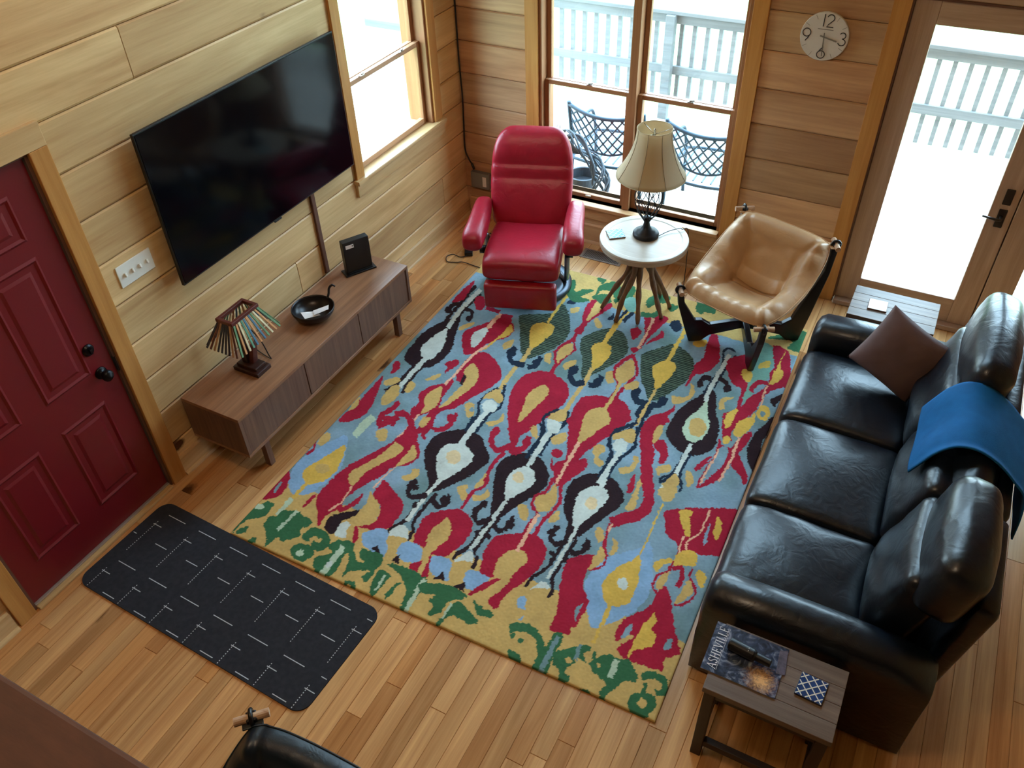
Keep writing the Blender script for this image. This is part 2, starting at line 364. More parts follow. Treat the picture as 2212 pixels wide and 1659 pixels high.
RUG=[("Y",0,[-10,-10,2450,-10,2450,430,2200,440,1900,430,1500,440,1200,430,900,440,600,430,300,440,-10,430]),
("Y",0,[-10,3130,2450,3130,2450,2790,2000,2800,1500,2790,900,2800,-10,2790]),
("L",1,[26,497,11,623,79,806,144,896,242,733,273,614,245,483,208,402,117,381]),
("M",2,[214,905,214,1012,225,1090,168,1120,157,1038,158,927]),
("H",1,[184,827,245,679,257,575,214,500,158,468,90,527,90,593,134,705]),
("Y",1,[212,629,218,601,196,578,161,574,131,591,126,620,148,643,183,648]),
("H",2,[150,479,146,413,149,352,172,346,169,406,173,471]),
("M",2,[139,350,141,259,144,210,173,203,169,251,169,341]),
("R",1,[6,510,59,437,78,351,56,299,-2,271,-12,351,-9,448]),
("B",2,[14,422,24,342,42,338,32,418]),
("Y",1,[20,874,66,835,63,775,36,751,4,806]),
("R",2,[-7,769,17,714,3,663,21,653,36,709,11,770]),
("R",1,[450,1101,516,1096,551,1052,610,986,636,930,613,841,546,798,523,712,485,639,445,546,432,467,445,413,422,362,405,314,411,249,346,325,278,415,272,517,281,629,322,749,377,865,425,969]),
("Y",1,[442,1013,510,963,517,897,469,794,420,684,419,597,407,575,362,602,342,668,387,757,423,864,437,951]),
("Y",1,[553,1000,610,952,612,885,556,808,554,880,556,961]),
("P",2,[404,572,420,476,415,424,388,362,400,355,427,419,432,474,415,570]),
("P",2,[434,1221,438,1112,437,1015,448,1011,449,1108,445,1217]),
("P",2,[551,811,529,697,527,610,537,606,540,692,561,806]),
("R",1,[501,552,518,478,495,426,466,382,426,404,466,443,472,507]),
("B",1,[460,450,458,490,491,542,481,470]),
("R",1,[261,437,269,380,252,322,243,368]),
("R",1,[553,693,618,660,693,622,753,580,778,502,773,422,736,365,665,350,617,337,593,335,670,391,673,461,632,522,563,550,550,607,548,648]),
("Y",1,[529,586,569,553,621,527,666,478,668,419,625,360,604,331,560,358,554,415,556,486,543,541]),
("W",1,[541,349,583,302,607,256,563,236,518,252,513,317]),
("Y",1,[582,350,640,244,605,241,561,320]),
("K",1,[553,439,544,380,510,335,516,280,516,232,451,258,429,316,465,372]),
("R",1,[599,338,630,324,660,262,658,229,620,272]),
("Y",1,[302,1031,343,1038,378,971,350,946,305,972]),
("R",2,[317,1190,287,1126,242,1069,283,1029,329,1088,362,1154]),
("Y",1,[511,1252,524,1185,508,1152,483,1177,482,1239]),
("K",1,[764,1248,881,1243,949,1181,1026,1092,1018,1021,986,930,927,827,873,749,822,725,784,802,712,877,643,991,629,1101,671,1180]),
("W",1,[789,1129,859,1127,924,1078,937,1016,905,924,862,839,831,835,772,905,727,996,731,1078]),
("C",1,[865,1038,873,998,853,971,816,972,785,1001,776,1041,797,1068,834,1068]),
("N",2,[797,1242,780,1369,753,1375,770,1248]),
("N",2,[851,1315,857,1403,832,1414,828,1325]),
("W",2,[829,1125,818,1334,820,1383,791,1398,787,1345,800,1133]),
("K",2,[816,732,815,558,811,490,773,424,765,371,788,362,795,410,834,478,839,551,841,724]),
("K",2,[865,734,855,507,887,452,893,382,916,378,910,454,878,502,889,726]),
("W",2,[830,834,819,631,823,493,847,487,844,624,854,826]),
("K",2,[822,716,783,677,753,666,730,697,731,728,743,758,710,781,696,745,699,692,749,633,805,644,849,686]),
("K",2,[860,678,932,636,980,672,965,753,932,755,947,687,928,671,870,709]),
("K",1,[827,615,831,599,823,588,809,588,795,599,791,616,799,626,814,626]),
("K",1,[960,719,966,696,955,680,934,681,916,698,912,721,922,737,943,735]),
("K",1,[762,728,766,708,757,694,738,694,722,710,717,730,727,742,745,742]),
("L",1,[668,323,769,391,870,235,709,250]),
("L",1,[909,373,1004,372,1036,271,941,260,892,300]),
("W",1,[831,459,879,433,898,377,803,350,797,423]),
("Y",1,[893,384,888,344,889,281,891,228,860,203,839,284,799,357]),
("K",0,[780,283,824,240,760,246]),
("K",0,[922,279,946,227,896,221]),
("Y",1,[684,852,710,811,698,761,658,732,629,761,664,788,656,829]),
("Y",1,[962,823,1005,864,1022,820,1058,786,1028,751,982,791]),
("Y",1,[1127,880,1155,842,1135,791,1085,778,1074,813,1119,835]),
("R",2,[1062,1175,1050,1022,1085,939,1080,879,1050,843,1052,694,1072,688,1070,833,1100,867,1106,939,1071,1017,1083,1166]),
("Y",1,[1062,987,1087,924,1073,875,1047,863,1054,941]),
("R",1,[944,380,910,487,912,576,981,649,1064,687,1134,661,1180,606,1189,507,1146,368,1078,353,1108,279,1122,216,1071,226,1017,226,1006,256,1054,315,1005,382]),
("Y",1,[1022,608,1066,571,1097,491,1079,417,1068,357,1086,251,1092,193,1068,207,1048,312,1005,409,985,494,1006,552]),
("L",1,[1082,346,1188,361,1244,250,1130,254]),
("L",1,[1298,352,1420,359,1376,253,1317,267]),
("G",1,[29,256,87,273,97,227,101,190,75,147,30,116,10,67,20,4,-9,67,-6,158]),
("M",1,[54,232,56,216,41,204,19,199,2,207,0,222,14,235,37,240]),
("G",1,[168,261,262,275,353,269,367,228,335,192,361,148,334,116,296,80,260,90,244,37,231,2,215,51,141,120,120,179,159,207]),
("M",2,[227,288,221,206,217,136,239,129,243,199,249,280]),
("G",1,[60,80,76,41,32,10,27,46]),
("G",1,[155,40,165,8,127,-20,123,6]),
("G",1,[498,94,506,53,476,20,426,14,383,39,374,80,404,113,456,118]),
("M",1,[453,67,456,52,447,42,430,41,416,49,413,64,422,75,438,76]),
("G",2,[438,140,426,157,434,184,482,182,488,178,480,153,449,163,458,110,519,109,543,173,486,232,398,232,369,175,387,132]),
("G",1,[586,228,656,233,683,182,657,151,675,70,673,17,630,-12,581,-9,535,39,535,83,586,127,560,150,518,140,547,190]),
("M",2,[599,200,606,67,601,-13,635,-22,641,60,635,192]),
("W",1,[636,74,640,61,632,51,618,50,606,59,602,73,609,83,623,84]),
("G",1,[649,231,746,230,827,242,865,197,857,149,867,111,852,53,819,79,837,122,748,79,729,27,703,120]),
("Y",1,[668,239,713,233,727,176,781,157,741,146,695,188]),
("G",1,[821,16,826,-7,809,-25,782,-27,760,-13,756,10,772,28,799,30]),
("Y",1,[799,5,801,-5,797,-12,787,-11,778,-5,775,5,780,12,790,11]),
("G",1,[879,151,950,150,950,91,947,38,935,-1,906,19,885,85]),
("G",1,[893,202,1001,227,1136,205,1142,124,1139,56,1139,-16,1103,-16,1087,56,1078,93,1034,139,981,174]),
("M",2,[913,138,924,40,938,38,928,135]),
("M",2,[1108,209,1111,117,1124,-9,1148,-10,1136,114,1134,204]),
("G",1,[1022,134,1015,97,1017,47,1005,8,990,42,995,104]),
("G",1,[1113,170,1245,224,1342,220,1374,203,1324,162,1298,134,1293,67,1244,28,1237,88,1199,102,1218,144,1153,129]),
("G",1,[1328,156,1384,159,1428,132,1494,101,1448,71,1356,82,1328,8,1306,-2,1316,78]),
("M",2,[1312,137,1312,49,1324,46,1325,134]),
("G",1,[1410,203,1452,192,1528,180,1531,150,1480,141,1443,156]),
("K",0,[1188,283,1216,235,1156,223]),
("K",0,[1320,286,1338,227,1272,228]),
("K",1,[1222,1229,1295,1230,1382,1150,1412,1068,1402,989,1351,884,1305,773,1279,720,1233,718,1179,833,1117,982,1092,1078,1110,1154,1161,1218]),
("W",1,[1238,1131,1299,1121,1335,1063,1334,999,1295,918,1265,853,1239,872,1194,975,1185,1057]),
("C",1,[1271,1054,1276,1022,1261,1002,1235,1003,1212,1026,1207,1058,1222,1080,1249,1078]),
("N",2,[1226,1190,1223,1245,1218,1432,1166,1507,1176,1553,1155,1565,1147,1503,1198,1432,1202,1250,1206,1195]),
("N",2,[1290,1243,1287,1424,1316,1546,1302,1618,1282,1618,1295,1555,1266,1433,1269,1248]),
("Y",1,[1186,1569,1285,1615,1289,1567,1203,1551]),
("W",1,[1189,1545,1273,1547,1286,1481,1254,1442]),
("W",2,[1264,1133,1256,1445,1229,1453,1237,1141]),
("K",2,[1229,725,1222,634,1214,482,1183,431,1182,375,1202,370,1202,421,1235,473,1243,628,1250,718]),
("K",2,[1270,734,1254,489,1292,431,1299,367,1318,366,1311,436,1275,486,1291,728]),
("W",2,[1247,854,1240,643,1234,472,1256,467,1262,636,1269,846]),
("K",2,[1228,716,1192,665,1166,682,1159,712,1168,773,1137,786,1128,718,1146,661,1207,632,1254,690]),
("K",1,[1159,727,1162,707,1152,693,1134,693,1118,709,1115,729,1125,744,1143,742]),
("K",1,[1179,787,1182,769,1173,756,1157,757,1143,770,1140,788,1149,801,1165,801]),
("K",2,[1266,663,1329,630,1364,680,1370,762,1340,771,1335,694,1320,663,1274,692]),
("K",1,[1379,725,1382,701,1370,684,1349,685,1331,702,1328,726,1340,743,1361,742]),
("K",1,[1232,593,1234,579,1227,570,1215,570,1204,579,1203,593,1209,603,1222,602]),
("K",1,[1300,597,1302,583,1295,572,1281,572,1270,583,1269,597,1276,608,1289,608]),
("W",1,[1243,459,1276,439,1292,384,1207,361,1211,407]),
("Y",1,[1290,401,1287,338,1279,274,1240,239,1201,358]),
("R",1,[1371,361,1347,393,1310,501,1320,598,1394,660,1479,701,1558,692,1617,620,1623,525,1589,415,1538,290,1538,209,1478,228,1496,303,1491,368,1436,363]),
("R",1,[1472,376,1434,298,1386,226,1370,242,1416,331]),
("Y",1,[1454,570,1509,578,1543,531,1522,435,1515,363,1482,263,1420,217,1465,321,1476,369,1430,373,1408,457,1418,525]),
("R",2,[1420,1113,1416,1008,1381,950,1399,874,1445,842,1438,766,1435,679,1457,674,1459,759,1465,846,1415,887,1403,939,1438,996,1443,1106]),
("R",2,[1461,1124,1523,971,1507,879,1494,792,1497,689,1519,686,1515,787,1529,869,1544,971,1481,1131]),
("Y",1,[1449,1107,1491,1032,1515,962,1504,887,1454,863,1411,903,1401,958,1444,1000,1450,1055]),
("P",2,[1450,849,1457,680,1459,569,1480,566,1479,675,1472,845]),
("R",1,[1320,1632,1344,1520,1428,1293,1405,1237,1383,1216,1351,1268,1372,1189,1418,1156,1421,1115,1455,1110,1492,1116,1510,1146,1465,1157,1536,1212,1556,1276,1542,1346,1503,1306,1504,1251,1487,1232,1495,1324,1530,1490,1602,1629,1642,1782]),
("Y",1,[1390,1665,1403,1596,1441,1448,1459,1445,1487,1552,1548,1664,1530,1730]),
("P",2,[1439,1454,1438,1271,1444,1100,1462,1096,1457,1267,1457,1449]),
("R",1,[1384,1317,1386,1292,1373,1274,1351,1274,1333,1293,1330,1320,1344,1337,1366,1336]),
("R",1,[1555,1309,1558,1283,1544,1266,1523,1267,1506,1285,1503,1311,1518,1329,1539,1327]),
("Y",1,[1334,855,1382,869,1424,799,1410,764,1366,792]),
("Y",1,[1560,914,1577,844,1537,815,1529,849,1545,896]),
("Y",1,[1118,1463,1157,1469,1195,1391,1166,1377]),
("Y",1,[1343,1484,1367,1413,1314,1365,1290,1400]),
("Y",1,[1535,1457,1596,1486,1612,1425,1644,1329,1611,1313,1563,1390]),
("Y",1,[1803,1481,1827,1437,1806,1350,1758,1317,1736,1350,1788,1397,1777,1469]),
("B",1,[1636,1402,1639,1377,1630,1361,1613,1364,1599,1384,1595,1411,1604,1426,1621,1423]),
("B",1,[1790,1442,1793,1420,1785,1406,1770,1409,1757,1426,1755,1448,1763,1462,1778,1460]),
("K",1,[1670,1264,1759,1253,1844,1159,1846,1090,1816,1015,1771,908,1729,801,1706,754,1659,759,1634,851,1568,947,1536,1053,1533,1146,1590,1233]),
("W",1,[1675,1177,1736,1158,1766,1102,1752,1025,1712,908,1687,848,1651,879,1610,1007,1606,1086]),
("C",1,[1727,1053,1729,1018,1713,996,1686,997,1663,1022,1661,1057,1677,1079,1705,1078]),
("N",2,[1666,1234,1675,1428,1620,1508,1610,1586,1683,1667,1707,1803,1688,1814,1666,1683,1592,1601,1604,1501,1657,1428,1648,1240]),
("N",2,[1712,1235,1723,1424,1770,1548,1747,1634,1728,1818,1709,1819,1729,1634,1752,1556,1705,1433,1695,1241]),
("Y",1,[1608,1573,1617,1613,1702,1688,1743,1601,1716,1566,1659,1591]),
("W",1,[1712,1540,1716,1497,1698,1470,1667,1473,1641,1507,1636,1551,1655,1579,1686,1574]),
("W",2,[1711,1158,1712,1406,1706,1483,1677,1486,1683,1412,1683,1164]),
("K",2,[1662,767,1656,620,1644,527,1606,457,1597,383,1615,378,1623,448,1662,517,1675,614,1681,763]),
("K",2,[1710,773,1700,569,1704,482,1732,420,1725,379,1744,373,1751,422,1723,485,1720,566,1731,767]),
("W",2,[1680,860,1684,685,1678,480,1696,477,1703,682,1700,857]),
("K",2,[1671,755,1637,717,1605,732,1599,757,1615,798,1587,816,1570,765,1587,709,1647,684,1693,729]),
("K",1,[1604,766,1607,744,1596,729,1578,731,1563,746,1560,768,1572,782,1590,782]),
("K",1,[1610,806,1612,789,1602,778,1589,779,1578,791,1576,808,1584,819,1598,818]),
("K",2,[1706,685,1756,669,1796,720,1795,797,1767,801,1770,733,1745,699,1711,715]),
("K",1,[1805,764,1807,743,1796,729,1779,730,1765,745,1762,766,1774,781,1792,781]),
("K",1,[1658,639,1660,625,1652,616,1640,616,1629,626,1628,641,1636,651,1649,651]),
("K",1,[1737,642,1739,626,1731,616,1717,617,1707,628,1705,643,1714,654,1728,653]),
("W",1,[1688,462,1716,417,1642,365,1654,429]),
("Y",1,[1712,424,1725,339,1694,260,1676,212,1651,304,1634,374]),
("R",2,[1822,1917,1776,1841,1759,1727,1785,1592,1854,1393,1925,1239,1948,1151,1920,1086,1870,1041,1818,986,1863,923,1913,976,1971,1030,2012,1135,1984,1267,1912,1425,1850,1612,1830,1713,1843,1783,1879,1843]),
("R",2,[1834,950,1848,862,1858,800,1901,731,1895,682,1850,627,1862,613,1910,672,1915,735,1873,806,1864,863,1850,951]),
("R",1,[1845,712,1779,685,1731,630,1747,533,1803,361,1840,253,1922,293,1905,362,1932,423,1873,517,1851,601,1862,657]),
("Y",1,[1866,784,1896,727,1888,679,1855,624,1855,690]),
("Y",1,[1849,1794,1860,1715,1840,1636,1819,1719,1821,1780]),
("P",1,[1854,957,1864,894,1849,897,1842,951]),
("R",1,[1844,1649,1891,1671,1954,1575,1928,1496,1911,1566,1858,1609]),
("R",1,[1834,1216,1835,1354,1866,1251,1863,1198]),
("Y",1,[1878,1331,1911,1191,1927,1108,1893,1082,1874,1092,1879,1196]),
("L",1,[1905,723,2035,857,2081,924,2146,777,2187,628,2149,480,2053,357,1988,325,1878,520,1871,601]),
("H",2,[2065,823,2065,959,2057,1207,2047,1208,2055,961,2056,825]),
("H",1,[2061,823,2104,688,2112,526,2033,472,1967,521,1952,606,1984,699,2028,764]),
("W",1,[2070,629,2071,602,2057,585,2034,585,2017,604,2016,630,2031,649,2054,649]),
("H",2,[2027,481,2033,351,2051,351,2045,481]),
("W",1,[2048,1412,2082,1354,1999,1304,2012,1363]),
("Y",1,[2082,1354,2096,1289,2073,1227,2024,1244,1996,1304]),
("N",2,[2026,1526,2022,1451,1977,1387,1979,1341,1995,1341,1990,1376,2036,1440,2042,1521]),
("N",2,[2058,1539,2069,1412,2100,1363,2099,1326,2115,1323,2114,1370,2084,1417,2074,1538]),
("Y",1,[1929,1453,1994,1505,2007,1467,1968,1427,1965,1393,1942,1415]),
("Y",1,[2097,1488,2126,1492,2153,1408,2130,1388]),
("Y",1,[1784,895,1818,901,1849,841,1835,807,1807,839]),
("Y",1,[1889,869,1937,837,1937,764,1910,761,1910,815]),
("L",1,[1596,260,1630,334,1678,221,1639,202]),
("Y",1,[1765,311,1794,292,1795,246,1734,232]),
("K",1,[98,2155,174,2239,217,2145,265,2009,310,1878,301,1741,263,1659,194,1627,108,1638,46,1712,38,1813,27,1930,54,2054]),
("W",1,[159,2086,208,1983,242,1876,235,1754,192,1727,136,1768,102,1857,122,1975]),
("K",2,[120,2135,113,2364,107,2624,76,2641,83,2380,91,2149]),
("K",2,[193,2189,168,2322,195,2538,165,2559,140,2337,166,2196]),
("W",2,[181,2081,156,2312,169,2593,130,2618,119,2332,145,2095]),
("K",2,[154,1643,145,1443,112,1348,137,1329,171,1428,181,1630]),
("K",2,[207,1653,206,1496,228,1369,254,1364,233,1487,234,1640]),
("W",2,[178,1745,176,1557,176,1419,211,1403,211,1541,214,1727]),
("Y",1,[172,1429,226,1359,229,1268,183,1221,144,1281,140,1373]),
("K",2,[99,2394,37,2372,46,2273,86,2255,76,2334,123,2345]),
("K",2,[160,2316,221,2313,239,2251,270,2251,232,2346,148,2360]),
("K",1,[81,2288,89,2258,79,2240,57,2244,35,2267,26,2296,36,2315,59,2312]),
("K",1,[262,2255,269,2230,261,2213,241,2216,222,2236,215,2262,224,2278,244,2275]),
("Y",1,[70,1421,132,1492,167,1467,112,1387]),
("Y",1,[231,1442,227,1495,277,1477,287,1414,256,1387]),
("Y",1,[311,1562,368,1644,380,1608,332,1544]),
("Y",1,[233,2136,293,2228,306,2186,254,2098]),
("R",1,[40,1635,91,1586,80,1525,65,1503,41,1563,24,1613]),
("R",1,[34,1461,87,1321,126,1208,135,1109,96,1015,17,978,21,1081,31,1189,30,1335]),
("Y",1,[11,1232,45,1157,28,1084,9,1152]),
("R",1,[51,2687,87,2523,92,2421,32,2376,29,2532]),
("R",1,[422,2385,400,2294,329,2181,292,2084,353,1958,416,1882,470,1922,495,2039,531,2101,589,2159,603,2228,572,2308,523,2366,511,2410]),
("W",1,[425,2208,446,2077,438,1982,402,1996,355,2097,383,2174]),
("H",1,[549,2313,596,2240,582,2171,540,2120,523,2007,505,1983,514,2078,540,2197]),
("P",2,[407,2412,401,2214,433,2196,440,2393]),
("R",1,[519,1960,612,1929,703,1856,749,1765,734,1663,679,1544,630,1404,561,1333,545,1251,571,1165,537,1100,504,1097,496,1228,496,1303,530,1371,589,1556,545,1602,477,1653,451,1768,462,1904]),
("Y",1,[507,1822,556,1802,607,1727,625,1626,599,1520,569,1414,527,1344,537,1451,551,1591,544,1670,492,1730,496,1789]),
("K",1,[510,1696,538,1681,552,1605,531,1610]),
("R",1,[442,1568,469,1635,498,1553,497,1459,522,1367,503,1307,455,1234,425,1194,375,1260,388,1330,345,1414,372,1508]),
("Y",1,[440,1540,476,1462,508,1360,482,1296,451,1257,436,1326,393,1398,407,1483]),
("P",2,[501,2038,460,1913,450,1691,439,1562,457,1553,468,1681,478,1901,518,2023]),
("P",2,[437,1256,441,1133,430,1020,443,1015,453,1128,450,1251]),
("R",2,[253,1300,241,1218,216,1150,246,1058,281,1057,254,1136,279,1193,291,1278]),
("R",2,[256,1106,331,1121,332,1085,364,1084,331,1155,239,1142]),
("R",2,[324,1154,364,1188,425,1146,475,1079,505,1102,446,1179,351,1239,289,1200]),
("R",1,[442,1153,506,1122,552,1048,511,971,427,989,446,1046]),
("R",2,[518,1269,555,1175,629,1156,682,1222,676,1348,640,1360,647,1244,607,1193,577,1198,551,1272]),
("R",1,[673,1311,680,1283,669,1265,645,1267,624,1288,616,1315,629,1334,652,1332]),
("R",2,[541,1175,550,1098,596,1066,601,1096,578,1105,574,1166]),
("R",1,[339,1744,396,1815,429,1772,410,1720,390,1655,373,1718]),
("Y",1,[525,1255,537,1160,496,1154,481,1208]),
("Y",1,[288,1007,332,1052,374,988,351,941]),
("R",1,[1009,1955,1122,1926,1194,1864,1225,1773,1209,1637,1160,1502,1131,1403,1102,1342,1115,1266,1076,1259,1010,1371,932,1507,868,1685,865,1820,924,1924]),
("R",2,[1091,1284,1022,1206,984,1242,962,1338,919,1339,950,1221,1041,1156,1124,1242]),
("R",1,[972,1335,977,1309,965,1291,944,1293,924,1313,920,1340,931,1356,953,1355]),
("R",2,[1148,1210,1190,1260,1172,1365,1134,1367,1153,1279,1118,1248]),
("R",1,[1183,1322,1187,1296,1175,1279,1154,1280,1136,1299,1132,1325,1144,1343,1165,1341]),
("R",2,[1126,1170,1178,1217,1142,1266,1091,1219]),
("R",2,[1071,1187,1053,1076,1072,930,1094,927,1075,1068,1093,1176]),
("Y",1,[1039,1832,1092,1776,1091,1684,1065,1556,1046,1455,1023,1475,1004,1592,977,1683,996,1772]),
("R",2,[1043,1931,1037,2044,1017,2111,987,2108,1005,2049,1011,1941]),
("R",2,[1009,2353,958,2252,954,2151,1007,2052,1025,2064,975,2151,980,2233,1030,2330]),
("R",2,[1006,2331,1062,2246,1035,2165,1020,2056,1038,2044,1054,2152,1080,2243,1018,2344]),
("Y",1,[1024,2298,1063,2211,1033,2124,1024,2062,984,2130,975,2230]),
("R",2,[1032,2320,1024,2423,1030,2519,1001,2536,995,2437,1003,2331]),
("R",1,[1045,2454,1046,2426,1029,2406,1004,2407,984,2426,983,2455,1000,2475,1026,2474]),
("S",1,[774,2698,872,2592,944,2447,967,2333,935,2197,834,2032,757,2055,638,2275,560,2432,667,2498,777,2581]),
("H",2,[784,2436,778,2621,781,2792,758,2805,755,2632,762,2445]),
("H",1,[741,2425,829,2426,857,2344,835,2226,800,2120,775,2153,710,2277,693,2363]),
("Y",2,[772,2150,781,2038,770,1818,781,1671,813,1660,802,1803,814,2022,806,2138]),
("N",2,[822,1984,760,1968,722,1992,702,2028,719,2079,678,2111,660,2041,702,1958,771,1917,843,1934]),
("N",2,[874,1920,917,1960,917,2067,877,2084,880,1991,844,1966]),
("N",1,[723,2054,730,2022,718,2001,693,2004,670,2029,664,2063,676,2083,701,2079]),
("N",1,[921,2014,926,1983,914,1963,890,1966,870,1990,863,2023,875,2042,899,2039]),
("N",2,[773,1682,736,1596,724,1494,768,1412,766,1241,788,1234,790,1409,745,1490,756,1581,794,1664]),
("N",2,[793,1721,840,1597,863,1523,829,1419,832,1248,853,1241,850,1409,884,1513,860,1599,814,1724]),
("Y",1,[790,1662,854,1600,850,1546,792,1571,740,1540,741,1599]),
("W",1,[855,1523,861,1480,837,1451,798,1450,766,1481,760,1523,783,1554,823,1553]),
("W",2,[797,1460,792,1141,827,1128,832,1445]),
("Y",1,[661,1445,706,1478,751,1397,732,1350]),
("B",1,[736,1434,740,1417,733,1405,718,1407,705,1420,700,1438,708,1450,722,1449]),
("Y",1,[859,1361,912,1411,921,1477,945,1413,903,1345]),
("N",2,[1204,1673,1152,1556,1204,1442,1218,1241,1237,1237,1223,1442,1172,1549,1223,1655]),
("N",2,[1270,1671,1287,1558,1254,1412,1256,1249,1275,1243,1274,1402,1307,1550,1290,1669]),
("Y",1,[1261,1674,1295,1578,1241,1565,1185,1558,1209,1637]),
("W",1,[1293,1516,1299,1474,1279,1447,1245,1449,1217,1480,1212,1522,1231,1550,1266,1547]),
("W",2,[1238,1454,1241,1167,1271,1158,1268,1444]),
("Y",1,[908,2110,942,2140,978,2041,936,2050]),
("Y",1,[1065,2053,1081,2117,1127,2139,1130,2069,1095,2024]),
("Y",1,[1130,1440,1154,1462,1202,1377,1170,1375]),
("Y",1,[599,2102,643,2168,666,2103,630,2041]),
("Y",1,[854,2651,908,2708,916,2645,881,2612]),
("Y",1,[1278,1413,1335,1487,1355,1426,1318,1362]),
("N",1,[851,2819,854,2718,799,2710,824,2789]),
("R",1,[263,2464,283,2401,269,2366,229,2377,187,2430,166,2493,180,2530,219,2518]),
("R",2,[303,2390,415,2391,401,2434,288,2432]),
("R",1,[957,2833,1019,2826,1099,2846,1114,2786,1064,2647,1034,2536,1041,2429,983,2433,996,2535,957,2647,946,2742]),
("Y",1,[996,2834,1052,2842,1062,2745,1027,2597,1011,2590,996,2716]),
("Y",1,[1065,2599,1077,2636,1141,2553,1115,2525]),
("S",1,[1193,2562,1301,2549,1377,2446,1401,2338,1363,2205,1302,2092,1245,1996,1212,2022,1158,2167,1096,2271,1063,2378,1115,2479]),
("H",2,[1240,2367,1241,2597,1257,2899,1221,2921,1204,2617,1205,2382]),
("H",1,[1183,2380,1254,2389,1298,2335,1309,2252,1281,2124,1258,2093,1200,2231,1163,2317]),
("Y",2,[1235,2114,1247,1982,1242,1833,1242,1677,1271,1666,1271,1821,1277,1971,1265,2107]),
("N",2,[1246,1988,1208,1955,1173,1985,1157,2032,1183,2053,1148,2102,1114,2054,1145,1954,1218,1898,1274,1936]),
("N",2,[1303,1924,1360,1956,1359,2061,1319,2074,1325,1992,1280,1975]),
("N",1,[1175,2047,1180,2014,1167,1993,1143,1996,1121,2022,1116,2056,1130,2077,1154,2073]),
("N",1,[1363,2010,1367,1978,1354,1957,1330,1961,1311,1986,1306,2018,1319,2039,1343,2035]),
("S",1,[1662,2578,1798,2508,1849,2416,1855,2280,1813,2152,1758,2021,1690,1977,1637,2057,1576,2150,1510,2331,1503,2400,1576,2493]),
("H",2,[1691,2374,1690,2777,1660,2789,1663,2384]),
("H",1,[1665,2388,1726,2388,1750,2328,1738,2225,1701,2087,1670,2152,1618,2252,1611,2319]),
("N",2,[1689,1970,1633,1964,1608,1997,1624,2038,1583,2071,1567,1992,1627,1908,1700,1911]),
("N",2,[1729,1914,1786,1943,1801,2035,1764,2057,1755,1983,1711,1966]),
("N",1,[1620,2023,1623,1991,1609,1970,1586,1974,1568,1999,1565,2031,1579,2052,1601,2048]),
("N",1,[1800,2009,1802,1977,1788,1958,1766,1961,1749,1985,1747,2017,1760,2037,1783,2034]),
("N",1,[1674,1930,1739,1935,1738,1822,1683,1796,1655,1846]),
("Y",2,[1692,2090,1691,1907,1694,1722,1712,1718,1709,1902,1710,2084]),
("R",1,[1360,2815,1432,2848,1527,2843,1516,2742,1477,2567,1468,2444,1441,2372,1407,2414,1459,2469,1425,2636]),
("P",2,[1421,2801,1439,2651,1443,2440,1463,2433,1458,2645,1442,2797]),
("R",1,[1333,2611,1374,2652,1411,2599,1388,2512,1358,2544]),
("R",1,[1535,2688,1566,2624,1515,2540,1485,2495,1497,2562,1525,2637]),
("R",2,[1435,2371,1381,2228,1390,2119,1456,2029,1460,1892,1484,1885,1477,2034,1411,2128,1405,2210,1458,2348]),
("R",2,[1437,2351,1522,2197,1512,2092,1492,1987,1490,1880,1514,1872,1515,1976,1535,2078,1544,2201,1455,2368]),
("Y",1,[1457,2306,1513,2204,1512,2093,1458,2055,1402,2153,1416,2229]),
("R",1,[1467,1900,1552,1899,1616,1840,1644,1766,1628,1661,1568,1526,1517,1398,1504,1314,1541,1210,1464,1068,1391,1227,1425,1276,1418,1328,1339,1525,1294,1702,1300,1808,1360,1868]),
("R",2,[1514,1177,1558,1234,1551,1326,1519,1330,1528,1253,1490,1207]),
("R",1,[1562,1307,1565,1282,1553,1266,1533,1267,1517,1287,1514,1312,1527,1329,1546,1326]),
("R",1,[1394,1318,1397,1291,1385,1275,1365,1277,1348,1296,1345,1321,1356,1338,1377,1337]),
("Y",1,[1479,1788,1537,1715,1543,1669,1502,1566,1461,1453,1440,1443,1405,1580,1380,1680,1407,1755]),
("Y",2,[1461,2065,1468,1894,1464,1779,1486,1770,1490,1888,1484,2058]),
("P",2,[1437,1449,1439,1313,1446,1087,1466,1082,1460,1308,1457,1444]),
("Y",1,[1351,2101,1380,2142,1428,2040,1392,2024]),
("Y",1,[1503,2048,1571,2120,1588,2048,1528,2007]),
("N",2,[1690,1764,1600,1636,1593,1541,1642,1438,1650,1268,1668,1264,1660,1440,1611,1543,1617,1620,1706,1745]),
("N",2,[1704,1711,1731,1619,1741,1513,1697,1424,1704,1250,1720,1247,1715,1416,1759,1503,1749,1619,1723,1716]),
("Y",1,[1696,1693,1741,1596,1718,1574,1673,1587,1619,1550,1616,1608]),
("W",1,[1719,1540,1722,1496,1700,1466,1665,1468,1638,1501,1635,1545,1657,1576,1692,1572]),
("W",2,[1676,1474,1661,1193,1689,1184,1706,1464]),
("R",1,[1853,2787,1895,2791,1957,2639,1983,2493,1927,2369,1877,2317,1870,2206,1852,2211,1858,2295,1852,2446,1875,2513,1857,2683]),
("Y",1,[1884,2239,1925,2192,1928,2102,1879,2026,1837,2007,1814,2074,1868,2086,1904,2129]),
("H",1,[1769,2657,1838,2719,1851,2649,1801,2612]),
("R",1,[1855,2003,1866,1945,1833,1854,1826,1778,1828,1684,1843,1621,1884,1548,1905,1447,1956,1302,1899,1275,1852,1423,1811,1514,1764,1619,1733,1747,1766,1860,1838,1932]),
("Y",1,[1849,1795,1865,1737,1856,1650,1839,1631,1818,1714,1826,1778]),
("R",1,[1852,1637,1893,1679,1957,1583,1960,1506,1927,1491,1910,1561,1871,1587]),
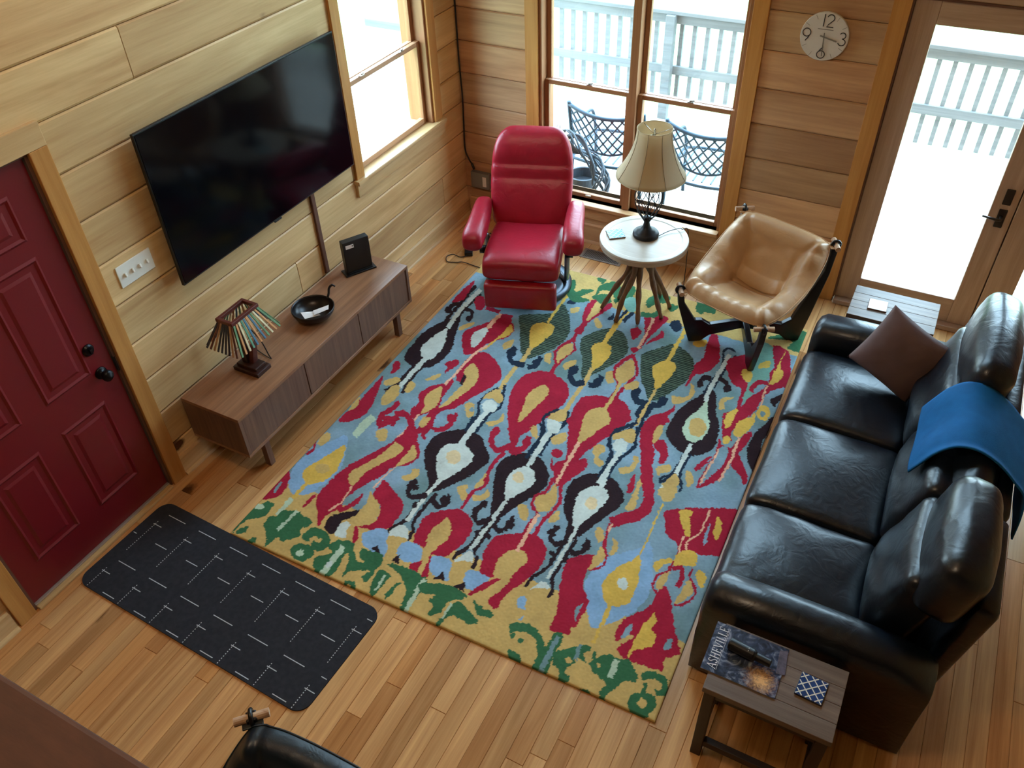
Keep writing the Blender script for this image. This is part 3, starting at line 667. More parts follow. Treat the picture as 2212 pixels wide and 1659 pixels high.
("K",1,[1978,2177,2022,2249,2070,2167,2100,2067,2156,1933,2179,1826,2180,1722,2126,1652,2053,1617,1964,1654,1889,1736,1881,1852,1897,1997]),
("M",1,[2024,2133,2054,2033,2104,1909,2102,1801,2068,1738,2011,1746,1967,1808,1964,1916,1999,2007]),
("Y",1,[2090,1890,2093,1828,2067,1791,2026,1797,1995,1846,1990,1908,2017,1947,2059,1940]),
("N",2,[1997,2166,2005,2301,2025,2463,1996,2626,1978,2622,2007,2467,1988,2310,1980,2172]),
("N",2,[2038,2250,2046,2415,2078,2627,2060,2639,2029,2424,2020,2256]),
("W",2,[2028,2112,2025,2280,2043,2622,2014,2634,1997,2290,2000,2119]),
("N",2,[1982,2625,2006,2679,2059,2660,2059,2684,1999,2702,1969,2642]),
("K",2,[1988,2355,1934,2358,1919,2273,1952,2253,1959,2314,1991,2303]),
("K",2,[2028,2337,2079,2315,2105,2245,2131,2265,2096,2352,2033,2385]),
("K",1,[1959,2267,1960,2239,1948,2222,1929,2225,1916,2247,1914,2275,1926,2293,1945,2289]),
("K",1,[2130,2301,2132,2271,2119,2253,2100,2256,2085,2279,2084,2309,2097,2327,2117,2324]),
("N",2,[2034,1626,2022,1436,1978,1354,1993,1339,2039,1427,2052,1621]),
("N",2,[2067,1641,2058,1459,2093,1375,2108,1385,2075,1459,2084,1637]),
("W",2,[2038,1722,2035,1452,2061,1448,2064,1716]),
("Y",1,[2048,1450,2090,1365,2008,1326,2021,1395]),
("Y",1,[2099,2181,2166,2225,2130,2157,2146,2100,2111,2084]),
("Y",1,[1930,1438,1999,1503,2003,1450,1963,1410]),
("Y",1,[2093,1493,2131,1490,2155,1416,2123,1401]),
("T",1,[2186,2834,2279,2802,2317,2577,2320,2497,2270,2379,2259,2269,2247,2161,2191,2369,2202,2580]),
("R",1,[2035,2574,2134,2677,2167,2649,2178,2541,2175,2429,2214,2379,2217,2275,2233,2129,2209,2130,2190,2315,2134,2342,2067,2434]),
("H",1,[2145,2511,2193,2520,2223,2464,2207,2402,2155,2446]),
("H",1,[2232,2622,2285,2674,2293,2608,2237,2568]),
("R",1,[2261,2839,2364,2827,2419,2680,2450,2489,2365,2383,2332,2290,2319,2157,2278,2050,2251,1978,2241,1902,2258,1840,2206,1838,2166,1974,2152,2053,2212,2119,2233,2154,2248,2250,2300,2353,2326,2445,2315,2549,2317,2647]),
("R",2,[2322,2468,2263,2454,2234,2377,2239,2317,2268,2319,2262,2360,2281,2412,2329,2421]),
("H",1,[2353,2822,2356,2651,2396,2586,2380,2483,2335,2436,2337,2559,2343,2673]),
("H",1,[2216,2133,2222,2025,2203,1930,2171,2001,2176,2077]),
("P",2,[2325,2423,2321,2340,2336,2218,2348,2218,2334,2340,2337,2419]),
("R",1,[2186,1829,2221,1787,2273,1788,2290,1865,2343,1973,2352,1883,2317,1709,2291,1544,2230,1432,2179,1408,2192,1605,2199,1732]),
("H",1,[2325,2135,2341,2043,2312,1923,2277,1883,2249,1929,2253,2027,2299,2085]),
("H",1,[2252,1848,2252,1821,2240,1803,2222,1806,2209,1827,2208,1855,2221,1873,2239,1870]),
("B",1,[2210,1747,2265,1763,2266,1629,2216,1476,2192,1434]),
("P",2,[2282,1889,2293,1691,2275,1500,2290,1495,2309,1688,2298,1889]),
("P",2,[2204,1748,2199,1612,2187,1436,2198,1432,2211,1609,2215,1746]),
("R",1,[2139,1514,2134,1577,2188,1670,2179,1599,2158,1545]),
("R",1,[2313,1751,2354,1714,2422,1595,2418,1530,2369,1602,2314,1641]),
("K",1,[2434,2161,2483,2147,2441,2007,2427,1884,2457,1764,2435,1655,2367,1776,2362,1934,2402,2073]),
("Y",1,[2438,1959,2442,1823,2458,1820,2464,1972]),
("H",1,[2407,2178,2408,2125,2385,2093,2354,2100,2330,2144,2329,2198,2351,2230,2383,2223]),
("B",1,[2379,2154,2379,2135,2371,2122,2358,2124,2349,2139,2349,2159,2358,2171,2370,2169]),
("K",1,[2382,2313,2448,2396,2430,2309,2422,2242,2383,2275]),
("G",1,[2210,2905,2286,2986,2441,3089,2447,2984,2450,2853,2351,2850,2363,2945]),
("N",1,[1557,2808,1600,2845,1651,2772,1625,2713,1581,2740]),
("N",1,[1139,2649,1155,2705,1161,2740,1180,2668]),
("N",2,[1217,2639,1250,2851,1229,2868,1197,2656]),
("N",2,[1267,2661,1289,2800,1264,2820,1242,2679]),
("R",2,[1844,963,1844,883,1862,818,1863,775,1904,736,1901,672,1852,626,1861,613,1913,664,1916,740,1876,782,1875,819,1858,883,1858,961]),
("Y",1,[1860,783,1900,733,1894,681,1854,619,1847,699]),
("P",1,[1858,955,1861,897,1847,902,1845,948]),
("H",2,[2022,476,2027,356,2031,240,2046,240,2042,355,2038,476]),
("R",1,[2100,1183,2111,1081,2143,1011,2216,975,2233,903,2286,948,2349,963,2435,1000,2440,1112,2457,1267,2449,1350]),
("H",1,[2155,1209,2170,1140,2214,1077,2233,1044,2259,1057,2233,1138,2214,1172,2223,1220]),
("H",1,[2355,1250,2384,1200,2402,1114,2379,1088,2356,1165]),
("B",1,[2330,1174,2346,1047,2332,1040,2322,1150]),
("P",2,[2220,1040,2232,914,2243,915,2231,1041]),
("P",2,[2293,1278,2291,1108,2251,1017,2265,948,2276,952,2263,1012,2303,1104,2305,1277]),
("H",1,[2231,911,2274,962,2328,958,2340,895,2314,863,2233,834]),
("H",1,[2144,810,2205,874,2228,851,2188,813,2177,759]),
("H",1,[2360,857,2406,850,2417,790,2403,764,2369,804]),
("R",2,[2225,864,2219,796,2179,739,2180,667,2215,632,2245,611,2252,625,2223,646,2193,672,2192,732,2232,788,2239,861]),
("Y",1,[2232,795,2234,702,2223,650,2193,691,2205,744]),
("R",2,[2249,796,2274,821,2291,779,2288,716,2312,713,2315,785,2282,851,2235,823]),
("R",2,[2329,864,2329,793,2375,740,2383,697,2353,640,2314,613,2321,599,2363,628,2396,691,2386,750,2341,800,2343,863]),
("Y",1,[2335,787,2376,724,2351,657,2314,618,2324,718]),
("R",1,[2237,694,2290,646,2329,549,2364,489,2400,422,2430,372,2397,331,2370,310,2379,244,2225,232,2166,244,2155,287,2186,319,2202,368,2172,354,2129,299,2113,377,2146,461,2209,544,2215,610]),
("H",1,[2245,607,2245,527,2270,495,2264,432,2295,405,2297,340,2231,292,2217,236,2207,280,2214,374,2217,443,2240,498]),
("B",1,[2347,396,2371,425,2382,373,2355,352]),
("B",1,[2146,366,2168,420,2178,357,2148,325]),
("R",1,[1731,603,1761,661,1812,706,1845,712,1852,652,1847,553,1873,509,1928,453,1937,413,1928,295,1907,277,1913,229,1822,218,1814,318,1765,458]),
("B",1,[1896,403,1912,419,1909,373,1919,317,1893,357]),
("Y",1,[1771,246,1763,312,1776,318,1806,236]),
("Y",1,[1916,239,1921,262,1964,279,1973,208,1926,201]),
("Y",1,[1570,281,1597,321,1620,260,1674,259,1658,199,1617,188]),
("Y",1,[2087,263,2117,294,2137,245,2098,235]),
("G",2,[1653,118,1724,154,1784,129,1823,72,1833,-5,1874,-2,1862,86,1808,165,1718,203,1630,162]),
("G",1,[1696,32,1748,33,1773,-3,1759,-18,1720,-13]),
("G",1,[1850,207,1898,213,1902,76,1900,-28,1839,-18,1843,63]),
("B",2,[1862,202,1863,87,1865,-23,1888,-24,1887,86,1886,200]),
("G",1,[1902,124,1943,160,1971,182,2006,215,2045,210,2026,168,2049,131,1997,137,1999,98,1976,56,2007,32,2013,4,1973,-15,1952,44,1912,56]),
("Y",1,[1982,114,1982,101,1974,92,1962,91,1953,100,1953,113,1960,123,1973,123]),
("B",2,[1978,206,1987,121,2007,122,1998,207]),
("G",1,[2070,149,2121,214,2162,217,2225,232,2287,176,2289,138,2246,125,2221,67,2197,25,2196,-5,2176,-22,2161,30,2174,67,2129,91,2095,106]),
("M",2,[2160,206,2165,107,2190,107,2186,208]),
("Y",1,[2118,149,2118,139,2112,132,2104,131,2097,138,2096,148,2102,155,2111,156]),
("G",2,[2315,162,2361,192,2397,188,2409,155,2384,152,2397,117,2440,147,2416,218,2354,228,2300,194]),
("G",1,[2411,85,2406,41,2370,7,2324,1,2293,28,2297,72,2333,107,2382,113]),
("G",1,[2317,10,2397,41,2380,-17,2342,-21]),
("Y",1,[2375,68,2374,50,2360,35,2342,34,2330,45,2331,63,2344,78,2363,79]),
("G",1,[2076,-12,2113,15,2122,-26,2091,-33]),
("G",2,[2324,158,2332,101,2351,105,2344,162]),
("G",2,[2062,208,2067,162,2081,164,2077,210]),
("G",1,[1738,110,1738,101,1729,92,1717,91,1709,97,1709,106,1719,115,1731,116]),
("G",1,[1686,114,1687,102,1680,93,1668,93,1659,101,1658,114,1666,123,1677,123]),
("G",1,[697,2963,743,3002,802,2868,839,2920,921,2940,868,2828,931,2822,926,2786,835,2744,742,2840]),
("G",1,[875,3099,944,3130,949,3041,912,3061]),
("G",1,[939,3019,1022,3111,1112,3009,1099,2916,1036,2974,980,2966,954,2884,940,2966]),
("G",1,[936,2859,1024,2933,1092,2860,1046,2806]),
("G",1,[1120,3065,1147,3149,1203,3051,1198,2910,1161,2858]),
("G",2,[1126,2852,1144,2942,1096,3015,1078,2979,1109,2948,1091,2884]),
("G",1,[1314,2962,1337,3059,1398,3104,1463,3082,1451,3008,1390,2963,1356,2897]),
("G",1,[1488,3008,1547,3001,1534,2929,1492,2942]),
("G",1,[1659,3120,1733,3120,1799,3083,1800,3018,1743,3024,1720,2981,1669,3024]),
("G",2,[1342,2775,1432,2800,1455,2866,1419,2902,1408,2854,1325,2833]),
("T",1,[1163,2927,1231,2976,1291,2817,1215,2816])]
WORLD_S=17.0; LAMPS=((1.8,-4.4),); LAMP_W=85; EXPOSURE=0.0
# ================================================================== ROOM
PITCH = 0.2385
TOPZ = 5.0
def log_wall(name, axis, a0, a1, zmax, openings, mat, sgn, T=0.2, joints={}):
    """stacked square logs with chamfered joints; axis 'X' (wall at y=0, outside +y) or 'Y' (wall at x=0, outside -x)"""
    mb = MB(); c = 0.011
    def W(a, d, z):
        return (a, d*sgn, z) if axis == 'X' else (d*sgn, a, z)
    nk = int(math.ceil(zmax/PITCH))
    cells = []
    for k in range(nk):
        z0, z1 = k*PITCH, min((k+1)*PITCH, zmax)
        bs = sorted(set([a0, a1] + [v for o in openings for v in (o[0], o[1]) if o[3] > z0 and o[2] < z1] + joints.get(k, [])))
        for i in range(len(bs)-1):
            s0, s1 = bs[i], bs[i+1]; mid = (s0+s1)/2
            free = [(z0, z1)]
            for o in openings:
                if o[0] < mid < o[1]:
                    nf = []
                    for f0, f1 in free:
                        if o[3] <= f0 or o[2] >= f1: nf.append((f0, f1)); continue
                        if o[2] > f0: nf.append((f0, o[2]))
                        if o[3] < f1: nf.append((o[3], f1))
                    free = nf
            for f0, f1 in free:
                if f1-f0 < 0.004: continue
                cl = c if abs(f0-z0) < 1e-6 and k > 0 else 0
                cu = c if abs(f1-z1) < 1e-6 else 0
                prof = [(0.0, f0+cl), (0.0, f1-cu)]
                if cu: prof += [(0.008, f1-0.0035), (0.05, f1-0.0035), (0.05, f1)]
                else: prof += []
                prof += [(T, f1), (T, f0)]
                if cu == 0: prof[1] = (0.0, f1)
                if cl: prof += [(0.008, f0)]
                g0 = 0.0025 if s0 in joints.get(k, []) else 0
                g1 = 0.0025 if s1 in joints.get(k, []) else 0
                mb.prism(prof, lambda d, z, a: W(a, d, z), s0+g0, s1-g1)
                if g1:
                    mb.prism([(0.012, f0), (0.012, f1), (T, f1), (T, f0)], lambda d, z, a: W(a, d, z), s1-0.004, s1+0.004)
    o = mb.build(name, mat)
    return tag(o, None, None, kind='structure')

RX = 6.6; RY = -9.0
DO = (-4.400, -3.470, 0.0, 2.06)
W1 = (-1.318, -0.400, 0.955, 2.14)
W2 = (0.676, 2.142, 0.345, 2.06)
FD = (3.022, 4.80, 0.0, 2.075)
CL1 = (0.5, 2.7, 2.62, 4.6)
wl = log_wall('wall_left', 'Y', RY, 0.0, TOPZ, [DO, W1], M['log_y'], -1, joints={9: [-2.824], 8: [-3.9], 2: [-2.1], 4: [-1.42], 6: [-6.2], 1: [-0.36]})
tag(wl, 'pale pine log wall on the left, behind the television', 'wall')
wb = log_wall('wall_back', 'X', -0.2, RX+0.2, TOPZ, [W2, FD, CL1], M['log_x'], 1)
tag(wb, 'brown pine log wall at the back, holding the clock', 'wall')
def plane_box(name, *a, mat, label, cat):
    return tag(MB().box(*a).build(name, mat), label, cat, kind='structure')
plane_box('wall_right', RX, RX+0.2, RY, 0.0, 0, TOPZ, mat=M['log_y'], label='log wall on the right, out of the frame', cat='wall')
plane_box('wall_front', -0.2, RX+0.2, RY-0.2, RY, 0, TOPZ, mat=M['log_x'], label='log wall behind the camera', cat='wall')
plane_box('ceiling', -0.2, RX+0.2, RY-0.2, 0.2, TOPZ, TOPZ+0.15, mat=M['ceil'], label='pine board ceiling above the room', cat='ceiling')

# floor of random-length hickory boards running towards the back wall
fl = MB(); bw = 0.0826; x = 0.0
rf = random.Random(11)
while x < RX:
    y = RY - rf.random()*1.0
    while y < 0:
        ln = rf.choice([0.5, 0.7, 0.9, 1.2, 1.5, 1.9]) * (0.8+0.4*rf.random())
        y1 = min(y+ln, 0.0)
        if y1 > -0.12: y1 = 0.0
        if y1 > RY:
            a0, a1, b0, b1 = x+0.0006, min(x+bw, RX)-0.0006, max(y, RY)+0.0006, y1-0.0006
            cc = 0.0014
            fl.add([(a0,b0,-0.004),(a1,b0,-0.004),(a1,b1,-0.004),(a0,b1,-0.004),(a0+cc,b0+cc,0),(a1-cc,b0+cc,0),(a1-cc,b1-cc,0),(a0+cc,b1-cc,0)],
                   [(4,5,6,7),(0,1,5,4),(1,2,6,5),(2,3,7,6),(3,0,4,7)])
        y = y1
    x += bw
fl.box(-0.2, RX+0.2, RY-0.2, 0.2, -0.12, -0.004)
tag(fl.build('floor', M['floor'], fixn=False), 'hickory strip floor of light and dark boards', 'floor', kind='structure')

# loft edge in the near left corner: the floor edge of the gallery the room is seen from
lb = MB().box(0.0, RX, -5.36, -5.21, 2.46, 2.70)
tag(lb.build('trim_1', M['beam'], bevel=0.006), 'dark brown loft edge beam across the bottom left corner', 'beam', kind='structure')
lf = MB().box(0.0, RX, RY, -5.361, 2.60, 2.69)
tag(lf.build('trim_2', M['beam']), 'loft floor behind its dark edge beam', 'loft floor', kind='structure')

# baseboards with shoe moulding
def baseboard(name, segs, axis, label):
    o = thing(name, (0,0,0), label, 'baseboard', kind='structure')
    b1, s1 = MB(), MB()
    for a, b in segs:
        if axis == 'Y':
            b1.prism([(0,0),(0.018,0),(0.018,0.125),(0.010,0.14),(0,0.14)], lambda d, z, t: (d, t, z), a, b)
            s1.prism([(0.018,0),(0.036,0),(0.034,0.010),(0.028,0.018),(0.018,0.02)], lambda d, z, t: (d, t, z), a, b)
        else:
            b1.prism([(0,0),(0.02,0),(0.02,0.15),(0.012,0.162),(0,0.162)], lambda d, z, t: (t, -d, z), a, b)
            s1.prism([(0.02,0),(0.038,0),(0.036,0.010),(0.03,0.018),(0.02,0.02)], lambda d, z, t: (t, -d, z), a, b)
    b1.build('board', M['trim_y' if axis == 'Y' else 'trim_x'], o); s1.build('shoe_moulding', M['trim_y' if axis == 'Y' else 'trim_x'], o)
    return o
baseboard('baseboard_left', [(-3.365, 0.0), (-5.2, -4.515)], 'Y', 'pine baseboard along the left wall')
baseboard('baseboard_back', [(0.036, 2.92)], 'X', 'pine baseboard below the back window')

# ---------------- window_1: left wall, double hung
def pane_box(parent, *a):
    return MB().box(*a).build('pane', M['glass'], parent)
def sash(parent, axis, a0, a1, z0, z1, d0, d1, st, rb, rt, mz, mh, name='sash'):
    """frame of two stiles and two rails with its pane; d = depth from the inner wall face towards outside"""
    f = MB()
    if axis == 'X': B = lambda p, q, z, w: f.box(p, q, d0, d1, z, w, mi)
    else: B = lambda p, q, z, w: f.box(-d1, -d0, p, q, z, w, mi)
    mi = 0
    B(a0, a0+st, z0, z1); B(a1-st, a1, z0, z1)
    mi = 1
    B(a0+st, a1-st, z0, z0+rb); B(a0+st, a1-st, z1-rt, z1)
    o = f.build(name, [mz, mh], parent, bevel=0.003)
    dm = (d0+d1)/2
    g = MB()
    if axis == 'X': g.box(a0+st, a1-st, dm-0.003, dm+0.003, z0+rb, z1-rt)
    else: g.box(-dm-0.003, -dm+0.003, a0+st, a1-st, z0+rb, z1-rt)
    g.shift(parent.location)
    g.build('pane', M['glass'], o, world=False)
    return o
def lock(parent, axis, a, z, d):
    m = MB()
    if axis == 'X':
        m.box(a-0.022, a+0.022, d-0.022, d, z, z+0.008); m.obox((a+0.008, d-0.014, z+0.014), (0.018, 0.006, 0.005), rot('Z', 25))
    else:
        m.box(-d, -d+0.022, a-0.022, a+0.022, z, z+0.008); m.obox((-d+0.014, a+0.008, z+0.014), (0.006, 0.018, 0.005), rot('Z', 25))
    return m.build('sash_lock', M['chrome'], parent, bevel=0.002)

w1 = thing('window_1', (0, -0.86, 0.955), 'pine-cased double-hung window in the left wall beside the television', 'window', kind='structure')
cz = MB().box(0, 0.02, -1.402, -1.317, 0.958, 2.14).box(0, 0.02, -0.4, -0.307, 0.958, 2.14)
cz.build('casing', M['trim_z'], w1, bevel=0.003)
MB().box(0, 0.02, -1.402, -0.307, 2.141, 2.235).build('head_casing', M['trim_y'], w1, bevel=0.003)
MB().prism([(-0.2,0.93),(0.042,0.93),(0.045,0.937),(0.045,0.950),(0.042,0.957),(-0.2,0.957)], lambda d, z, a: (d, a, z), -1.317, -0.4).box(0.0, 0.045, -1.42, -1.317, 0.93, 0.957).box(0.0, 0.045, -0.4, -0.29, 0.93, 0.957).build('sill', M['trim_y'], w1)
MB().box(0, 0.022, -1.41, -0.29, 0.835, 0.929).build('apron', M['trim_y'], w1, bevel=0.003)
MB().box(-0.2, 0, -1.317, -1.297, 0.957, 2.14).box(-0.2, 0, -0.42, -0.4, 0.957, 2.14).box(-0.2, 0, -1.297, -0.42, 2.12, 2.14).build('jamb', M['sash_z'], w1, bevel=0.002)
s_lo = sash(w1, 'Y', -1.296, -0.421, 0.96, 1.55, 0.05, 0.085, 0.036, 0.04, 0.032, M['sash_z'], M['sash_y'])
s_up = sash(w1, 'Y', -1.296, -0.421, 1.52, 2.118, 0.09, 0.125, 0.036, 0.032, 0.036, M['sash_z'], M['sash_y'])
for a in (-1.12, -0.66): lock(w1, 'Y', a, 1.551, 0.055)

# ---------------- window_2: back wall, a mulled pair of double-hung units
w2 = thing('window_2', (1.41, 0, 0.345), 'mulled pair of tall double-hung windows in the back wall', 'window', kind='structure')
MB().box(0.576, 0.676, -0.02, 0, 0.03, 2.06).box(2.142, 2.24, -0.02, 0, 0.03, 2.06).build('casing', M['trim_z'], w2, bevel=0.003)
MB().box(0.576, 2.24, -0.02, 0, 2.061, 2.16).build('head_casing', M['trim_x'], w2, bevel=0.003)
MB().box(0.677, 2.141, -0.062, 0.2, 0.318, 0.345).build('sill', M['trim_x'], w2, bevel=0.005)
MB().box(0.677, 2.141, -0.02, 0.0, 0.21, 0.317).build('apron', M['trim_x'], w2, bevel=0.003)
MB().box(0.676, 0.70, 0.0, 0.2, 0.346, 2.06).box(2.118, 2.142, 0.0, 0.2, 0.346, 2.06).box(1.372, 1.426, 0.0, 0.2, 0.346, 2.06).box(0.70, 2.118, 0.0, 0.2, 2.036, 2.06).build('jamb', M['sash_z'], w2, bevel=0.002)
for a0, a1, lx in ((0.701, 1.371, 1.05), (1.427, 2.117, 1.80)):
    sash(w2, 'X', a0, a1, 0.346, 1.232, 0.045, 0.08, 0.034, 0.034, 0.032, M['sash_z'], M['sash_x'])
    sash(w2, 'X', a0, a1, 1.20, 2.034, 0.085, 0.12, 0.034, 0.032, 0.036, M['sash_z'], M['sash_x'])
    lock(w2, 'X', lx, 1.233, 0.072)
MB().box(1.055, 1.10, 0.036, 0.0445, 0.363, 0.376).build('sash_lift', M['chrome'], w2, bevel=0.002)

# ---------------- unseen gable window, added high up to let fill light in
for i, (a0, a1, z0, z1) in enumerate((CL1,)):
    w = thing('window_%d' % (3+i), ((a0+a1)/2, 0, z0), ('high gable window above the paired window' if i == 0 else 'high gable window above the french doors'), 'window', kind='structure')
    MB().box(a0, a0+0.05, 0.02, 0.16, z0, z1).box(a1-0.05, a1, 0.02, 0.16, z0, z1).box((a0+a1)/2-0.03, (a0+a1)/2+0.03, 0.02, 0.16, z0+0.05, z1-0.05).box(a0+0.05, a1-0.05, 0.02, 0.16, z0, z0+0.05).box(a0+0.05, a1-0.05, 0.02, 0.16, z1-0.05, z1).build('window_frame', M['sash_x'], w, bevel=0.003)
    MB().box(a0+0.05, (a0+a1)/2-0.03, 0.09, 0.096, z0+0.05, z1-0.05).build('pane', M['glass'], w)
    MB().box((a0+a1)/2+0.03, a1-0.05, 0.09, 0.096, z0+0.05, z1-0.05).build('pane', M['glass'], w)

# ---------------- door_1: red six-panel entry door in the left wall
d1 = thing('door_1', (0, -3.935, 0), 'red six-panel entry door in the left wall', 'door', kind='structure')
ds = MB()
ya, yb = -4.392, -3.478
ds.box(-0.055, -0.012, ya, yb, 0.03, 2.048)
def panel(y0, y1, z0, z1):
    # raised moulding ring, sunk field and raised centre
    def ring(o0, d0, o1, d1):
        a = [(y0+o0, z0+o0), (y1-o0, z0+o0), (y1-o0, z1-o0), (y0+o0, z1-o0)]
        b = [(y0+o1, z0+o1), (y1-o1, z0+o1), (y1-o1, z1-o1), (y0+o1, z1-o1)]
        vs = [(d0, p, q) for p, q in a] + [(d1, p, q) for p, q in b]
        ds.add(vs, [(k, (k+1) % 4, 4+(k+1) % 4, 4+k) for k in range(4)])
    ring(0, -0.012, 0.012, -0.004); ring(0.012, -0.004, 0.024, -0.0115); ring(0.024, -0.0115, 0.05, -0.0115); ring(0.05, -0.0115, 0.066, -0.006)
    o = 0.066
    ds.add([(-0.006, y0+o, z0+o), (-0.006, y1-o, z0+o), (-0.006, y1-o, z1-o), (-0.006, y0+o, z1-o)], [(0,1,2,3)])
for y0, y1 in ((-4.275, -4.005), (-3.875, -3.605)):
    panel(y0, y1, 0.235, 0.775); panel(y0, y1, 0.955, 1.635); panel(y0, y1, 1.715, 1.93)
ds.build('door_slab', M['redpaint'], d1, fixn=False)
MB().box(0, 0.022, -3.458, -3.366, 0.0, 2.062).box(0, 0.022, -4.505, -4.412, 0.0, 2.062).build('casing', M['trim_z'], d1, bevel=0.003)
MB().box(0, 0.022, -4.505, -3.366, 2.0625, 2.17).build('head_casing', M['trim_y'], d1, bevel=0.003)
MB().box(-0.2, 0.004, -3.475, -3.459, 0.0, 2.06).box(-0.2, 0.004, -4.411, -4.395, 0.0, 2.06).box(-0.2, 0.004, -4.395, -3.475, 2.05, 2.06).build('jamb', M['weather'], d1)
MB().box(-0.2, 0.03, -4.395, -3.475, 0.001, 0.018).build('threshold', M['threshold'], d1, bevel=0.004)
MB().box(-0.06, 0.004, -4.394, -3.476, 0.0185, 0.028).build('weather_sill', M['alu'], d1, bevel=0.002)
RYm = rot('Y', 90)
kb = MB().lathe([(0.0,0),(0.033,0),(0.033,0.006),(0.028,0.010),(0.013,0.012),(0.013,0.03),(0.022,0.034),(0.03,0.045),(0.03,0.058),(0.02,0.068),(0,0.07)], (-0.012, -3.56, 0.925), 24, 0, RYm)
kb.build('door_knob', M['blackmetal'], d1, smooth=True)
MB().lathe([(0,0),(0.031,0),(0.031,0.008),(0.024,0.016),(0,0.017)], (-0.012, -3.572, 1.08), 24, 0, RYm).box(-0.004, 0.018, -3.578, -3.566, 1.066, 1.094).build('deadbolt', M['blackmetal'], d1, smooth=False)
MB().box(-0.012, 0.006, -3.476, -3.468, 0.88, 0.97).build('strike_plate', M['blackmetal'], d1)

# ---------------- doors 2 and 3: glazed french doors in the back wall
def french(name, x0, x1, g0, g1, label, handle):
    d = thing(name, ((x0+x1)/2, 0, 0), label, 'door', kind='structure')
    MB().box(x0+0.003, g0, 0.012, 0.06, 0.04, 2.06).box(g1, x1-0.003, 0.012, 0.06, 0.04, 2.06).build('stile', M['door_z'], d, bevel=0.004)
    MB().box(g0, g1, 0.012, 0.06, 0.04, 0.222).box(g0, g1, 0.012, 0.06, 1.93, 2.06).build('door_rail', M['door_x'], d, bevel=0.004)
    MB().box(g0, g1, 0.034, 0.040, 0.222, 1.93).build('pane', M['glass'], d)
    if handle:
        for z0, z1 in ((0.955, 1.06), (0.80, 0.925)):
            hp = MB().box(handle-0.024, handle+0.024, 0.004, 0.0118, z0, z1).build('handle_plate', M['bronze'], d, bevel=0.004)
        MB().tube([(handle, 0.004, 0.875), (handle, -0.04, 0.875), (handle-0.03, -0.048, 0.877), (handle-0.105, -0.045, 0.885)], [0.010,0.009,0.009,0.006], 8).build('door_lever', M['bronze'], d, smooth=True)
    return d
dj = french('door_2', 3.026, 3.908, 3.166, 3.772, 'left leaf of the glazed wooden french doors, the leaf with the handle', 3.845)
french('door_3', 3.909, 4.79, 4.082, 4.64, 'right leaf of the glazed wooden french doors, partly out of frame', None)
MB().box(3.0185, 3.0285, -0.008, 0.2, 0.04, 2.074).build('jamb', M['weather'], dj)
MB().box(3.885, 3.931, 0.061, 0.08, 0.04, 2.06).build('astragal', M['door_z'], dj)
MB().box(3.0285, 4.79, -0.004, 0.2, 2.061, 2.074).build('head_jamb', M['weather'], dj)
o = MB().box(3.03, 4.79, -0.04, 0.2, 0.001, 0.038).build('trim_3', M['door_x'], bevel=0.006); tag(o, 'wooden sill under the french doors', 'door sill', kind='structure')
o = MB().box(2.92, 3.018, -0.014, 0.0, 0.001, 2.08).build('trim_4', M['trim_z'], bevel=0.002); tag(o, 'flat upright board between clock wall and french doors', 'door casing', kind='structure')
o = MB().box(4.80, 4.90, -0.014, 0.0, 0.001, 2.08).build('trim_5', M['trim_z'], bevel=0.002); tag(o, 'flat upright board right of the french doors', 'door casing', kind='structure')
o = MB().box(2.92, 4.90, -0.014, 0.0, 2.082, 2.2).build('trim_6', M['door_x'], bevel=0.002); tag(o, 'flat board over the french doors', 'door head casing', kind='structure')
